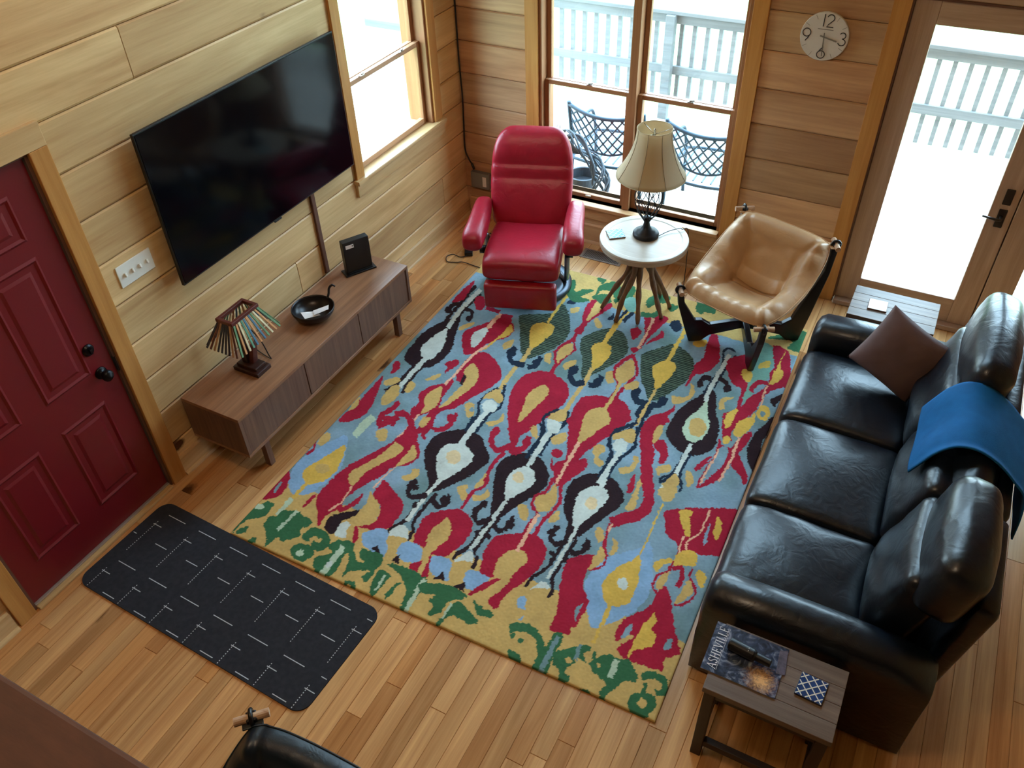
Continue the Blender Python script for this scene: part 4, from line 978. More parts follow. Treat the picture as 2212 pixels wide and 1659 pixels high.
# ================================================================== RUG
RUGCOL = {'B':(132,156,164),'R':(166,34,58),'Y':(204,170,104),'K':(46,32,36),'N':(34,46,62),'W':(204,214,206),'G':(58,106,72),'S':(70,92,78),
          'L':(138,174,206),'P':(232,178,146),'T':(122,168,152),'H':(220,180,84),'C':(222,200,156),'M':(184,204,176)}
def smooth_poly(q, mode):
    P = np.array(q, float).reshape(-1, 2)
    if mode == 0: return P
    if mode == 1:
        a = [(p[0], p[1], 0) for p in P]
        return np.array([(v.x, v.y) for v in crom(a, 4, True)])
    h = len(P)//2
    l = crom([(p[0], p[1], 0) for p in P[:h]], 4); r = crom([(p[0], p[1], 0) for p in P[h:]], 4)
    return np.array([(v.x, v.y) for v in l+r])
def make_rug():
    Wm, Hm, st = 2435, 3117, 4.5
    nu, nv = int(Wm/st), int(Hm/st)
    us = np.linspace(0, Wm, nu+1); vs = np.linspace(0, Hm, nv+1)
    U, V = np.meshgrid(us, vs)
    rs = np.random.RandomState(3)
    def smooth_noise(step, amp):
        a = rs.randn(int(Hm/step)+3, int(Wm/step)+3)
        iy = V/step; ix = U/step
        y0 = iy.astype(int); x0 = ix.astype(int); fy = iy-y0; fx = ix-x0
        fy = fy*fy*(3-2*fy); fx = fx*fx*(3-2*fx)
        return amp*((a[y0,x0]*(1-fx)+a[y0,x0+1]*fx)*(1-fy)+(a[y0+1,x0]*(1-fx)+a[y0+1,x0+1]*fx)*fy)
    # jagged ikat edges: each weft row shifts sideways a little
    rowj = np.repeat(rs.randn(nv//2+2), 2)[:nv+1]*2.6
    JU = U + smooth_noise(22, 2.6) + rowj[:, None]*0.0 + smooth_noise(9, 2.6)
    JV = V + smooth_noise(20, 3.0) + smooth_noise(9, 2.4)
    keys = list(RUGCOL); lut = np.array([lin(RUGCOL[k]) for k in keys]); ki = {k: i for i, k in enumerate(keys)}
    idx = np.full(U.shape, ki['B'], np.int16)
    for c, mode, q in RUG:
        P = smooth_poly(q, mode)
        lo = P.min(0)-12; hi = P.max(0)+12
        i0, i1 = max(0, int(lo[0]/st)), min(nu, int(hi[0]/st)+1); j0, j1 = max(0, int(lo[1]/st)), min(nv, int(hi[1]/st)+1)
        if i1 <= i0 or j1 <= j0: continue
        X = JU[j0:j1+1, i0:i1+1]; Y = JV[j0:j1+1, i0:i1+1]
        ins = np.zeros(X.shape, bool)
        x0, y0 = P[-1]
        for x1, y1 in P:
            if y0 != y1:
                cr = ((y0 > Y) != (y1 > Y)) & (X < (x1-x0)*(Y-y0)/(y1-y0)+x0)
                ins ^= cr
            x0, y0 = x1, y1
        idx[j0:j1+1, i0:i1+1][ins] = ki[c]
    col = lut[idx]
    # striped motifs: narrow dark and light weft stripes
    stripe = (np.sin(V*2*PI/17.0) > 0)
    s_m = idx == ki['S']
    col[s_m & stripe] = lin((36, 44, 40)); col[s_m & ~stripe] = lin((92, 112, 96))
    # abrash: slow colour drift of the blue-grey ground and the yellows
    a = np.clip(0.5+smooth_noise(260, 0.35)+smooth_noise(90, 0.16), 0, 1)[..., None]
    g1, g2 = np.array(lin((112, 140, 140))), np.array(lin((140, 168, 186)))
    bm_ = (idx == ki['B'])[..., None]
    col = np.where(bm_, g1*(1-a)+g2*a, col)
    col = col*(1+np.clip(smooth_noise(60, 0.05)+smooth_noise(10, 0.04), -0.2, 0.2))[..., None]
    th = 0.012
    X3 = U/1000.0; Y3 = V/1000.0
    Z3 = np.full(U.shape, th) + smooth_noise(7, 0.0004)
    e = 0.012
    edge = np.minimum(np.minimum(X3, 2.435-X3), np.minimum(Y3, 3.117-Y3))
    Z3 = np.where(edge < e, th*(0.55+0.45*np.sqrt(np.clip(1-(1-edge/e)**2, 0, 1))), Z3)
    n = (nu+1)*(nv+1)
    co = np.stack([X3, Y3, Z3], -1).reshape(-1, 3)
    # skirt down to the floor
    ring = list(range(nu+1)) + [j*(nu+1)+nu for j in range(1, nv+1)] + [nv*(nu+1)+i for i in range(nu-1, -1, -1)] + [j*(nu+1) for j in range(nv-1, 0, -1)]
    base = co[ring].copy(); base[:, 2] = 0.0
    co = np.concatenate([co, base]); rn = len(ring)
    ii, jj = np.meshgrid(np.arange(nu), np.arange(nv)); b = (jj*(nu+1)+ii).ravel()
    F = np.stack([b, b+1, b+nu+2, b+nu+1], -1)
    r = np.array(ring); k = np.arange(rn); k2 = (k+1) % rn
    F2 = np.stack([r, n+k, n+k2, r[k2]], -1)
    F = np.concatenate([F, F2]).astype(np.int32)
    me = bpy.data.meshes.new('area_rug')
    me.vertices.add(len(co)); me.vertices.foreach_set('co', co.ravel())
    me.loops.add(F.size); me.loops.foreach_set('vertex_index', F.ravel())
    me.polygons.add(len(F)); me.polygons.foreach_set('loop_start', np.arange(0, F.size, 4, dtype=np.int32))
    me.update(calc_edges=True); me.validate()
    at = me.color_attributes.new('dye', 'FLOAT_COLOR', 'POINT')
    c4 = np.ones((len(co), 4), np.float32); c4[:n, :3] = col.reshape(-1, 3); c4[n:, :3] = lin((150, 130, 84))
    at.data.foreach_set('color', c4.ravel())
    m, nt, bs = newmat('IkatWoolPile')
    an = N(nt, 'ShaderNodeAttribute'); an.attribute_name = 'dye'
    L(nt, an.outputs['Color'], bs.inputs['Base Color']); bs.inputs['Roughness'].default_value = 0.95; bs.inputs['Specular IOR Level'].default_value = 0.12
    tc = N(nt, 'ShaderNodeTexCoord'); no = N(nt, 'ShaderNodeTexNoise'); no.inputs['Scale'].default_value = 480; L(nt, tc.outputs['Object'], no.inputs['Vector'])
    bp = N(nt, 'ShaderNodeBump'); bp.inputs['Strength'].default_value = 0.35; bp.inputs['Distance'].default_value = 0.003
    L(nt, no.outputs['Fac'], bp.inputs['Height']); L(nt, bp.outputs['Normal'], bs.inputs['Normal'])
    me.materials.append(m)
    o = bpy.data.objects.new('area_rug', me); COL.objects.link(o)
    o.location = (0.5604, -3.5913, 0.0006); o.rotation_euler = (0, 0, 0.015)
    tag(o, 'large ikat wool rug in red, blue, yellow and black on the floor', 'rug')
make_rug()

# ================================================================== DOOR MAT
dm = MB()
def rrect(hx, hy, r, n=8):
    out = []
    for cx, cy, a0 in ((hx-r, hy-r, 0), (-hx+r, hy-r, 90), (-hx+r, -hy+r, 180), (hx-r, -hy+r, 270)):
        for k in range(n+1):
            a = math.radians(a0+90*k/n); out.append((cx+r*math.cos(a), cy+r*math.sin(a)))
    return out
pl = rrect(0.762, 0.308, 0.07)
dm.prism(pl, lambda a, b, d: (a, b, d), 0.0, 0.007)
# woven marks: solid dashes along the mat, dotted lines across it, repeating
ox, oy = 0.820, -3.893
def inside(x, y): return abs(x) < 0.745 and abs(y) < 0.300
def seg(x0, x1, y0, y1):
    x0 -= ox; x1 -= ox; y0 -= oy; y1 -= oy
    x0, x1 = max(x0, -0.75), min(x1, 0.75); y0, y1 = max(y0, -0.303), min(y1, 0.303)
    if x1 <= x0 or y1 <= y0: return
    if (abs(x0) > 0.7 or abs(x1) > 0.7) and (abs(y0) > 0.26): return
    dm.add([(x0,y0,0.0074),(x1,y0,0.0074),(x1,y1,0.0074),(x0,y1,0.0074)], [(0,1,2,3)], 1)
t = 0.0022
for r in range(-1, 2):
    for k in range(-1, 8):
        dx, dy = k*0.2305, -0.352*r
        for (a, b_, y) in ((0.155, 0.283, -3.655), (0.123, 0.183, -3.737), (0.241, 0.325, -3.832)):
            seg(a+dx, b_+dx, y+dy-t, y+dy+t)
        for q in range(17):
            yy = -3.718+dy-q*0.0135
            seg(0.134+dx-t, 0.134+dx+t, yy-0.003, yy+0.003)
o = dm.build('door_mat', [M['matdark'], M['matwhite']])
o.location = (ox, oy-0.014, 0.0006); o.rotation_euler = (0, 0, math.radians(-2.0))
tag(o, 'charcoal door mat with thin white dashes in front of the red door', 'mat')

# ================================================================== MEDIA CONSOLE
KX0, KX1, KY0, KY1, KZ0, KZ1 = 0.028, 0.449, -3.226, -1.551, 0.202, 0.4975
kc = thing('media_console', (0.24, -2.39, 0), 'long low walnut media console under the television', 'media console')
MB().box(KX0, KX1, KY0, KY1, KZ1-0.022, KZ1).build('top', M['walnut'], kc, bevel=0.0015)
MB().box(KX0, KX1, KY0, KY1, KZ0, KZ0+0.02).build('bottom_panel', M['walnut'], kc, bevel=0.0015)
for y0, y1 in ((KY0, KY0+0.024), (KY1-0.024, KY1)):
    MB().box(KX0, KX1, y0, y1, KZ0+0.0205, KZ1-0.0225).build('side_panel', M['walnut_z'], kc, bevel=0.0015)
MB().box(KX0, KX0+0.012, KY0+0.025, KY1-0.025, KZ0+0.0205, KZ1-0.0225).build('back_panel', M['walnut_z'], kc)
dw = (KY1-KY0-0.05)/3
for i in range(3):
    a = KY0+0.025+dw*i
    MB().box(KX1-0.020, KX1-0.004, a+0.002, a+dw-0.026, KZ0+0.0225, KZ1-0.0245).box(KX1-0.020, KX1-0.007, a+dw-0.023, a+dw-0.002, KZ0+0.0225, KZ1-0.0245).build('door', M['walnut_z'], kc, bevel=0.001)
for x, y in ((0.41, -3.07), (0.41, -1.70), (0.08, -3.07), (0.08, -1.70)):
    MB().box(x-0.02, x+0.02, y-0.02, y+0.02, 0.0, KZ0-0.0005).build('leg', M['walnut_z'], kc, bevel=0.002)

# ---- slat lamp on the console
sl = thing('slat_lamp', (0.227, -2.84, KZ1), 'table lamp with a shade of painted wooden slats, on the console left end', 'lamp')
MB().box(0.135, 0.32, -2.905, -2.79, KZ1+0.0005, KZ1+0.028).box(0.155, 0.30, -2.89, -2.805, KZ1+0.0285, KZ1+0.05).build('base', M['darkwood'], sl, bevel=0.004)
MB().box(0.18, 0.225, -2.866, -2.83, KZ1+0.05, 0.80).build('post', M['darkwood'], sl, bevel=0.003)
MB().obox((0.252, -2.835, 0.60), (0.014, 0.02, 0.085), rot('Y', 14)).build('brace', M['mahog'], sl, bevel=0.003)
MB().tube(crom([(0.24,-2.79,0.745),(0.27,-2.77,0.66),(0.30,-2.77,0.57),(0.27,-2.74,0.509),(0.12,-2.70,0.507),(0.05,-2.62,0.507)], 6), 0.0035, 6).build('cord', M['rubber'], sl, smooth=True)
cx, cy, tz, bz = 0.227, -2.838, 0.905, 0.735
hx0, hy0, hx1, hy1 = 0.060, 0.108, 0.130, 0.178
fr = MB()
w = 0.02
fr.box(cx-hx0, cx-hx0+w, cy-hy0, cy+hy0, tz-0.022, tz).box(cx+hx0-w, cx+hx0, cy-hy0, cy+hy0, tz-0.022, tz).box(cx-hx0+w, cx+hx0-w, cy-hy0, cy-hy0+w, tz-0.022, tz).box(cx-hx0+w, cx+hx0-w, cy+hy0-w, cy+hy0, tz-0.022, tz)
fr.build('shade_frame', M['mahog'], sl, bevel=0.003)
SLC = {'g':(94,136,96),'o':(196,138,86),'c':(206,196,158),'t':(84,142,116),'b':(66,112,140),'k':(44,44,52),'m':(96,56,44),'a':(168,130,92)}
smats = {k: plain('SlatPaint_'+n, c, 0.6, var=0.18, vscale=30) for (k, c), n in zip(SLC.items(), ('green','orange','cream','jade','blue','black','maroon','amber'))}
def slats(side, seq):
    n = len(seq)
    for i, k in enumerate(seq):
        t = (i+0.5)/n*2-1
        if side in '+-':
            s = 1 if side == '+' else -1
            a = Vector((cx+s*(hx0-0.004), cy+t*(hy0-0.006), tz-0.023)); b = Vector((cx+s*hx1, cy+t*(hy1-0.006), bz))
            up = (s, 0, 0.6)
        else:
            s = 1 if side == 'R' else -1
            a = Vector((cx+t*(hx0-0.006), cy+s*(hy0-0.004), tz-0.023)); b = Vector((cx+t*(hx1-0.006), cy+s*hy1, bz))
            up = (0, s, 0.6)
        MB().bar(a, b, 0.012, 0.005, up).build('slat', smats[k], sl, bevel=0.001)
slats('+', 'gocttbobgcog'.replace('tt', 't')); slats('L', 'kmakkkkam'); slats('-', 'kobgtcobgo'); slats('R', 'gobmktcg')
# ---- bowl, papers
bc = (0.245, -2.29)
bw_ = thing('bowl', (bc[0], bc[1], KZ1), 'dark round metal bowl with a curled handle on the console', 'bowl')
pr_ = []
for k in range(10):
    a = k/9*PI/2*0.98; pr_.append((0.045+0.089*math.sin(a), 0.004+0.075*(1-math.cos(a))))
prof = [(0, 0.001), (0.04, 0.001)] + pr_ + [(r-0.005, z+0.003) for r, z in reversed(pr_)] + [(0, 0.008)]
MB().lathe(prof, (bc[0], bc[1], KZ1), 40).build('vessel', M['bowl'], bw_, smooth=True)
MB().tube(crom([(0.262,-2.165,0.565),(0.262,-2.145,0.59),(0.258,-2.128,0.618),(0.268,-2.108,0.632),(0.285,-2.10,0.622)], 6), [0.008]*20+[0.006]*5, 8).build('handle', M['bowl'], bw_, smooth=True)
def sheet(name, pts, label, group=None):
    mb = MB(); mb.add(pts + [(p[0]+0.0003, p[1], p[2]-0.0012) for p in pts], [(0,1,2,3),(7,6,5,4),(0,4,5,1),(1,5,6,2),(2,6,7,3),(3,7,4,0)])
    return tag(mb.build(name, M['paper']), label, 'paper')
sheet('paper_note', [(0.205,-2.36,0.567),(0.262,-2.29,0.549),(0.322,-2.315,0.556),(0.265,-2.395,0.562)], 'torn white paper slip in the bowl, the left one')
sheet('paper_note', [(0.262,-2.31,0.566),(0.318,-2.225,0.572),(0.352,-2.27,0.580),(0.300,-2.345,0.569)], 'white paper slip with a black mark in the bowl, right of the other slip')
# ---- modem
a0 = Vector((0.155, -1.842)); a1 = Vector((0.262, -1.652)); dv = (a1-a0).normalized(); ang = math.degrees(math.atan2(dv.y, dv.x))
mc = thing('modem', (0.185, -1.735, KZ1), 'black upright modem on a stand at the console right end', 'modem', rz=ang)
MB().box(-0.092, 0.092, -0.026, 0.026, 0.018, 0.245).build('housing', M['blackplastic'], mc, bevel=0.004, world=False)
MB().box(-0.11, 0.11, -0.045, 0.045, 0.0005, 0.012).box(-0.09, 0.09, -0.03, 0.03, 0.012, 0.0175).build('stand', M['blackplastic'], mc, bevel=0.003, world=False)
MB().box(-0.074, -0.018, -0.0272, -0.0262, 0.196, 0.222).build('sticker', M['paper'], mc, world=False)
MB().box(-0.030, -0.022, -0.0278, -0.0273, 0.206, 0.215).build('sticker_mark', M['clockink'], mc, world=False)
vt = MB()
for k in range(14): vt.box(0.070, 0.0925, -0.0268, -0.0258, 0.09+k*0.009, 0.093+k*0.009)
vt.build('vent_slots', M['rubber'], mc, world=False)

# ================================================================== TELEVISION
tv = thing('television', (0.0, -2.232, 1.537), 'large black flat television mounted on the left wall', 'television')
MB().box(0.055, 0.074, -2.9907, -1.4742, 1.1186, 1.9557).build('housing', M['blackplastic'], tv, bevel=0.003)
MB().box(0.0745, 0.0775, -2.982, -1.483, 1.130, 1.947).build('screen', M['screen'], tv)
MB().box(0.0005, 0.03, -2.55, -1.9, 1.35, 1.75).box(0.03, 0.0545, -2.45, -2.35, 1.3, 1.8).box(0.03, 0.0545, -2.1, -2.0, 1.3, 1.8).build('wall_mount', M['blackmetal'], tv)
MB().box(0.064, 0.076, -2.26, -2.20, 1.108, 1.1182).build('sensor', M['blackplastic'], tv, bevel=0.002)
o = MB().box(0.0005, 0.018, -1.868, -1.832, 0.4985, 1.10).build('cable_cover', M['weather'], bevel=0.004); tag(o, 'brown cable cover strip from the television down to the console', 'cable cover')
sw = thing('light_switch', (0.004, -3.176, 1.323), 'white four-gang light switch plate beside the red door', 'light switch')
MB().box(0.0005, 0.007, -3.284, -3.066, 1.265, 1.382).build('plate', M['white'], sw, bevel=0.003)
for k in range(4):
    y = -3.245+0.0465*k
    MB().obox((0.012, y, 1.325), (0.008, 0.005, 0.011), rot('Y', -20)).build('toggle', M['white'], sw, bevel=0.002)

# ================================================================== WALL CLOCK
ck = thing('wall_clock', (2.587, -0.012, 1.80), 'round pale wall clock with numerals 12, 3, 6 and 9', 'clock')
RXm = rot('X', 90)
MB().lathe([(0,0),(0.13,0),(0.14,0.004),(0.1405,0.02),(0.138,0.023),(0,0.023)], (2.587, -0.001, 1.80), 64, 0, RXm).build('dial', M['clockface'], ck)
cx_, cz_, cyy = 2.587, 1.80, -0.0248
def clock_strokes(paths, r=0.0028):
    m = MB()
    for p in paths: m.tube([(cx_+x, cyy, cz_+z) for x, z in p], r, 6)
    return m
def arc(cx, cz, rx, rz, a0, a1, n=14):
    return [(cx+rx*math.cos(math.radians(a0+(a1-a0)*k/n)), cz+rz*math.sin(math.radians(a0+(a1-a0)*k/n))) for k in range(n+1)]
def numeral(name, paths): clock_strokes(paths).build(name, M['clockink'], ck, smooth=True)
numeral('numeral_twelve', [[(-0.018,0.128),(-0.018,0.058)], arc(0.018,0.108,0.020,0.020,165,-30)+[(0.010,0.072),(0.000,0.058),(0.040,0.058)]])
numeral('numeral_three', [arc(0.104,0.018,0.017,0.017,150,-80,12)+[(0.104,0.0)], arc(0.104,-0.019,0.021,0.019,90,-160,14)])
numeral('numeral_six', [arc(0.0,-0.104,0.023,0.022,0,360,20), [(-0.021,-0.096),(-0.008,-0.076),(0.006,-0.058)]])
numeral('numeral_nine', [arc(-0.104,0.014,0.023,0.023,0,360,20), [(-0.082,0.008),(-0.092,-0.014),(-0.106,-0.034)]])
for h in range(12):
    if h % 3 == 0: continue
    a = math.radians(90-30*h); MB().bar((cx_+0.108*math.cos(a), cyy+0.0010, cz_+0.108*math.sin(a)), (cx_+0.136*math.cos(a), cyy+0.0010, cz_+0.136*math.sin(a)), 0.002, 0.002, (0,-1,0)).build('hour_tick', M['clockhand'], ck)
MB().bar((cx_-0.045, cyy+0.001, cz_+0.042), (cx_+0.045, cyy+0.001, cz_+0.042), 0.004, 0.002, (0,-1,0)).build('dial_inscription', M['clockhand'], ck)
def hand(name, deg, ln, w):
    a = math.radians(90-deg); d = Vector((math.cos(a), 0, math.sin(a))); c = Vector((cx_, cyy-0.006, cz_))
    MB().bar(c-d*0.024, c+d*ln, w, 0.002, (0,-1,0)).build(name, M['clockhand'], ck)
hand('hour_hand', 103, 0.078, 0.008); hand('minute_hand', 176, 0.112, 0.006)

# ================================================================== FLOOR VENT, BOX, CABLES
fv = thing('floor_vent', (1.30, -0.184, 0), 'brown metal floor vent in front of the back window', 'floor vent')
MB().box(1.139, 1.478, -0.250, -0.118, 0.0008, 0.006).build('frame', M['vent'], fv, bevel=0.002)
MB().box(1.160, 1.457, -0.235, -0.133, 0.0062, 0.0066).build('opening', M['ventdark'], fv)
lv = MB()
for k in range(24): lv.box(1.163+k*0.0123, 1.168+k*0.0123, -0.235, -0.133, 0.0067, 0.008)
lv.build('louvres', M['vent'], fv)
eb = thing('electrical_box', (0.15, -0.02, 0.33), 'grey wall box with a white label, low in the corner behind the recliner', 'electrical box')
MB().box(0.068, 0.235, -0.045, -0.0005, 0.268, 0.405).build('housing', M['greybox'], eb, bevel=0.005)
MB().box(0.178, 0.212, -0.0462, -0.0455, 0.292, 0.378).build('label_sticker', M['paper'], eb)
o = MB().tube(crom([(0.012,-0.012,2.3),(0.012,-0.012,1.7),(0.014,-0.014,1.3),(0.022,-0.014,1.02),(0.016,-0.012,0.8),(0.012,-0.012,0.58),(0.040,-0.014,0.50),(0.068,-0.012,0.455)], 6), 0.006, 8).tube([(0.066,-0.012,0.458),(0.088,-0.014,0.415)], 0.010, 8).build('wall_cable', M['rubber'], smooth=True)
tag(o, 'black cable running down the corner of the log walls to the grey box', 'cable')
pa = thing('power_adapter', (0.31, -0.56, 0), 'black power adapter with tangled cord on the floor left of the recliner', 'power adapter')
MB().obox((0.325, -0.565, 0.018), (0.032, 0.062, 0.017), rot('Z', 28)).build('brick', M['blackplastic'], pa, bevel=0.005)
MB().obox((0.318, -0.55, 0.0356), (0.018, 0.022, 0.0004), rot('Z', 28)).build('sticker', M['greybox'], pa)
MB().tube(crom([(0.28,-0.50,0.02),(0.26,-0.45,0.05),(0.22,-0.44,0.07),(0.20,-0.40,0.03),(0.23,-0.36,0.01),(0.28,-0.38,0.02),(0.27,-0.44,0.03),(0.24,-0.48,0.006),(0.26,-0.52,0.006),(0.27,-0.45,0.02),(0.33,-0.42,0.008),(0.42,-0.44,0.006),(0.52,-0.45,0.006)], 6), 0.0042, 6).tube(crom([(0.345,-0.63,0.012),(0.30,-0.66,0.006),(0.23,-0.65,0.006),(0.20,-0.70,0.006),(0.24,-0.76,0.006),(0.31,-0.74,0.006),(0.36,-0.72,0.01),(0.44,-0.72,0.006),(0.53,-0.73,0.006)], 6), 0.0036, 6).tube(crom([(0.23,-0.36,0.01),(0.30,-0.27,0.006),(0.40,-0.24,0.006),(0.5,-0.25,0.006)], 6), 0.0036, 6).build('cord', M['rubber'], pa, smooth=True)
# ================================================================== RED RECLINER
def superring(c, X, Y, a, b, e=2.6, n=28):
    out = []
    for k in range(n):
        t = 2*PI*k/n; ct, st = math.cos(t), math.sin(t)
        out.append(Vector(c) + Vector(X)*(a*math.copysign(abs(ct)**(2/e), ct)) + Vector(Y)*(b*math.copysign(abs(st)**(2/e), st)))
    return out
rc = thing('recliner', (0.97, -0.80, 0.0142), 'red leather swivel recliner with footrest beside the back window', 'armchair', rz=19.5)
k = dict(world=False)
MB().lathe([(0,0.0),(0.315,0.0),(0.325,0.012),(0.318,0.032),(0.29,0.046),(0.25,0.046),(0.22,0.032),(0,0.03)], (0, 0.04, 0), 56).build('base_ring', M['darksteel'], rc, smooth=True, **k)
MB().lathe([(0,0.03),(0.05,0.03),(0.045,0.2),(0.06,0.25),(0,0.25)], (0, 0.04, 0), 24).build('swivel_column', M['blackmetal'], rc, smooth=True, **k)
for s in (-1, 1):
    P = crom([(s*0.23,0.12,0.045),(s*0.28,0.02,0.07),(s*0.292,-0.03,0.16),(s*0.292,-0.02,0.30),(s*0.30,0.06,0.40)], 6)
    MB().tube(P, 0.019, 8).build('side_bracket', M['steel'], rc, smooth=True, **k)
    MB().tube([(s*0.285,-0.05,0.335),(s*0.335,-0.05,0.335)], 0.030, 16).build('recline_knob', M['blackplastic'], rc, smooth=True, **k)
MB().soft((0,-0.02,0.285), (0.25,0.22,0.035), 0.02).build('seat_frame', M['blackmetal'], rc, smooth=True, **k)
# seat: loft from the back to the rolled front edge
rings = []
for y, zc, a, b in ((0.24,0.40,0.20,0.05),(0.22,0.395,0.245,0.068),(0.10,0.385,0.262,0.078),(-0.06,0.388,0.268,0.082),(-0.20,0.394,0.270,0.088),(-0.30,0.388,0.270,0.090),(-0.355,0.378,0.268,0.084),(-0.385,0.37,0.262,0.066),(-0.398,0.365,0.245,0.04)):
    r_ = superring((0, y, zc), (1,0,0), (0,0,1), a, b, 4.5, 40)
    for p in r_:
        if p.z > zc:   # dished top with a slight roll at the sides
            p.z -= 0.022*(1-min(1, abs(p.x)/0.22)**2)*max(0, min(1, (y+0.32)/0.3))
    rings.append(r_)
MB().loft(rings).build('seat_cushion', M['redleather'], rc, smooth=True, sub=1, **k)
# footrest
fo = MB().soft((0,-0.388,0.19), (0.252,0.040,0.102), 0.022, crown=(0,0.012,0.004), R=rot('X', 4), n=12, wr=0.0015)
fo.build('footrest', M['redleather'], rc, smooth=True, **k)
# backrest with head pillow: loft upward
secs = []
#  t: height param -> (y, z, half width, half thickness)
for y, z, a, b in ((0.19,0.40,0.255,0.045),(0.195,0.42,0.27,0.070),(0.225,0.50,0.282,0.080),(0.26,0.58,0.292,0.080),(0.29,0.655,0.296,0.078),(0.310,0.70,0.296,0.074),(0.318,0.722,0.295,0.062),(0.326,0.742,0.296,0.070),(0.338,0.775,0.295,0.074),(0.346,0.795,0.293,0.072),(0.352,0.812,0.291,0.060),(0.360,0.832,0.290,0.074),(0.376,0.87,0.286,0.088),(0.400,0.93,0.274,0.092),(0.424,0.985,0.250,0.084),(0.440,1.02,0.220,0.066),(0.450,1.043,0.185,0.042),(0.454,1.052,0.15,0.02)):
    secs.append((y, z, a, b))
rings = []
for i, (y, z, a, b) in enumerate(secs):
    q = secs[min(i+1, len(secs)-1)]; p0 = secs[max(i-1, 0)]
    t = Vector((0, q[0]-p0[0], q[1]-p0[1])).normalized(); nrm = Vector((0, -t.z, t.y))
    ring_ = superring((0, y, z), (1,0,0), nrm, a, b, 3.6, 44)
    for p in ring_:
        d = (p-Vector((0,y,z))).dot(nrm)
        if d > 0: p -= nrm*(0.018*(1-min(1, abs(p.x)/(a*0.9))**2))   # wings curve forward of the hollow back
        p += nrm*noise.noise(Vector((p.x*9, p.z*3, 1.3)))*0.004
    rings.append(ring_)
MB().loft(rings).build('backrest', M['redleather'], rc, smooth=True, sub=1, **k)
for z_, y_, a_, in ((0.722, 0.256, 0.268), (0.812, 0.292, 0.262)):
    MB().tube([(x_, y_+0.012*(1-(x_/a_)**2), z_) for x_ in [a_*(-1+2*q/12) for q in range(13)]], 0.0022, 6).build('seam', M['redleather'], rc, smooth=True, **k)
# arms: padded, sloping
for s in (-1, 1):
    rings = []
    for y, z, a, b in ((0.235,0.572,0.030,0.018),(0.225,0.568,0.052,0.045),(0.17,0.56,0.062,0.068),(0.05,0.548,0.068,0.078),(-0.10,0.536,0.072,0.082),(-0.20,0.526,0.075,0.080),(-0.255,0.518,0.074,0.070),(-0.283,0.512,0.062,0.052),(-0.294,0.508,0.035,0.024)):
        ring_ = superring((s*(0.335+0.012*(y < -0.1)), y, z), (1,0,0), (0,0,1), a, b, 3.0, 28)
        for p in ring_: p += Vector((0,0,1))*noise.noise(Vector((p.x*14+s, p.y*45, p.z*6)))*0.003
        rings.append(ring_)
    MB().loft(rings).build('armrest', M['redleather'], rc, smooth=True, sub=1, **k)
    MB().tube([(s*0.325,0.05,0.48),(s*0.31,0.06,0.40),(s*0.26,0.06,0.31)], 0.016, 8).build('arm_support', M['blackmetal'], rc, smooth=True, **k)

# ================================================================== ROUND SIDE TABLE + LAMP
TC = (1.805, -0.695); TT = 0.588
rt = thing('round_side_table', (TC[0], TC[1], 0.0126), 'round pale wood side table on twisted branch legs between the two armchairs', 'side table')
MB().lathe([(0,TT-0.052),(0.28,TT-0.052),(0.297,TT-0.044),(0.300,TT-0.01),(0.296,TT-0.001),(0.289,TT),(0.258,TT-0.0015),(0.250,TT-0.0045),(0,TT-0.0045)], (TC[0], TC[1], 0), 72).build('tabletop', M['roundtop'], rt)
feet = [(1.576,-0.828),(1.729,-0.932),(1.878,-0.896),(2.002,-0.759),(2.008,-0.604),(1.64,-0.66),(1.90,-0.50),(1.74,-0.52)]
rb = random.Random(4)
for fx, fy in feet:
    d = Vector((fx-TC[0], fy-TC[1], 0)); side = Vector((-d.y, d.x, 0))
    top = Vector((TC[0], TC[1], TT-0.053)) + d*0.34 + side*0.10*(rb.random()*2-1)
    mid = Vector((TC[0], TC[1], 0.35)) + d*(0.30+0.08*rb.random()) + side*0.08*(rb.random()*2-1)
    low = Vector((TC[0], TC[1], 0.17)) + d*(0.68+0.06*rb.random()) + side*0.05*(rb.random()*2-1)
    P = crom([top, mid, low, Vector((fx, fy, 0.021))], 6)
    rr = [0.023-0.008*i/(len(P)-1)+0.003*math.sin(i*1.3+fx*20) for i in range(len(P))]
    MB().tube(P, rr, 9).build('leg', M['branch'], rt, smooth=True)
lx, ly = 1.80, -0.655
tl = thing('table_lamp', (lx, ly, TT), 'table lamp with beige bell shade and black iron cage base on the round table', 'lamp')
z0 = TT-0.004
MB().lathe([(0,z0),(0.083,z0),(0.089,z0+0.008),(0.088,z0+0.022),(0.080,z0+0.032),(0.064,z0+0.036),(0.062,z0+0.041),(0.040,z0+0.052),(0.026,z0+0.072),(0.019,z0+0.10),(0.022,z0+0.115),(0.028,z0+0.121),(0.028,z0+0.139),(0.02,z0+0.146),(0,z0+0.146)], (lx, ly, 0), 36).build('base', M['iron'], tl, smooth=True)
cb, ct_ = z0+0.128, 1.06
cg = MB()
for i in range(12):
    P = []
    for j in range(25):
        t = j/24; z = cb+(ct_-cb)*t
        r = 0.026+0.068*math.sin(PI*min(1, t*1.05))**0.8 if t < 0.95 else 0.028
        a = 2*PI*i/12 + (t-0.1)*2.2*max(0, math.sin(PI*t))**0.3
        P.append((lx+r*math.cos(a), ly+r*math.sin(a), z))
    cg.tube(P, 0.0026, 5)
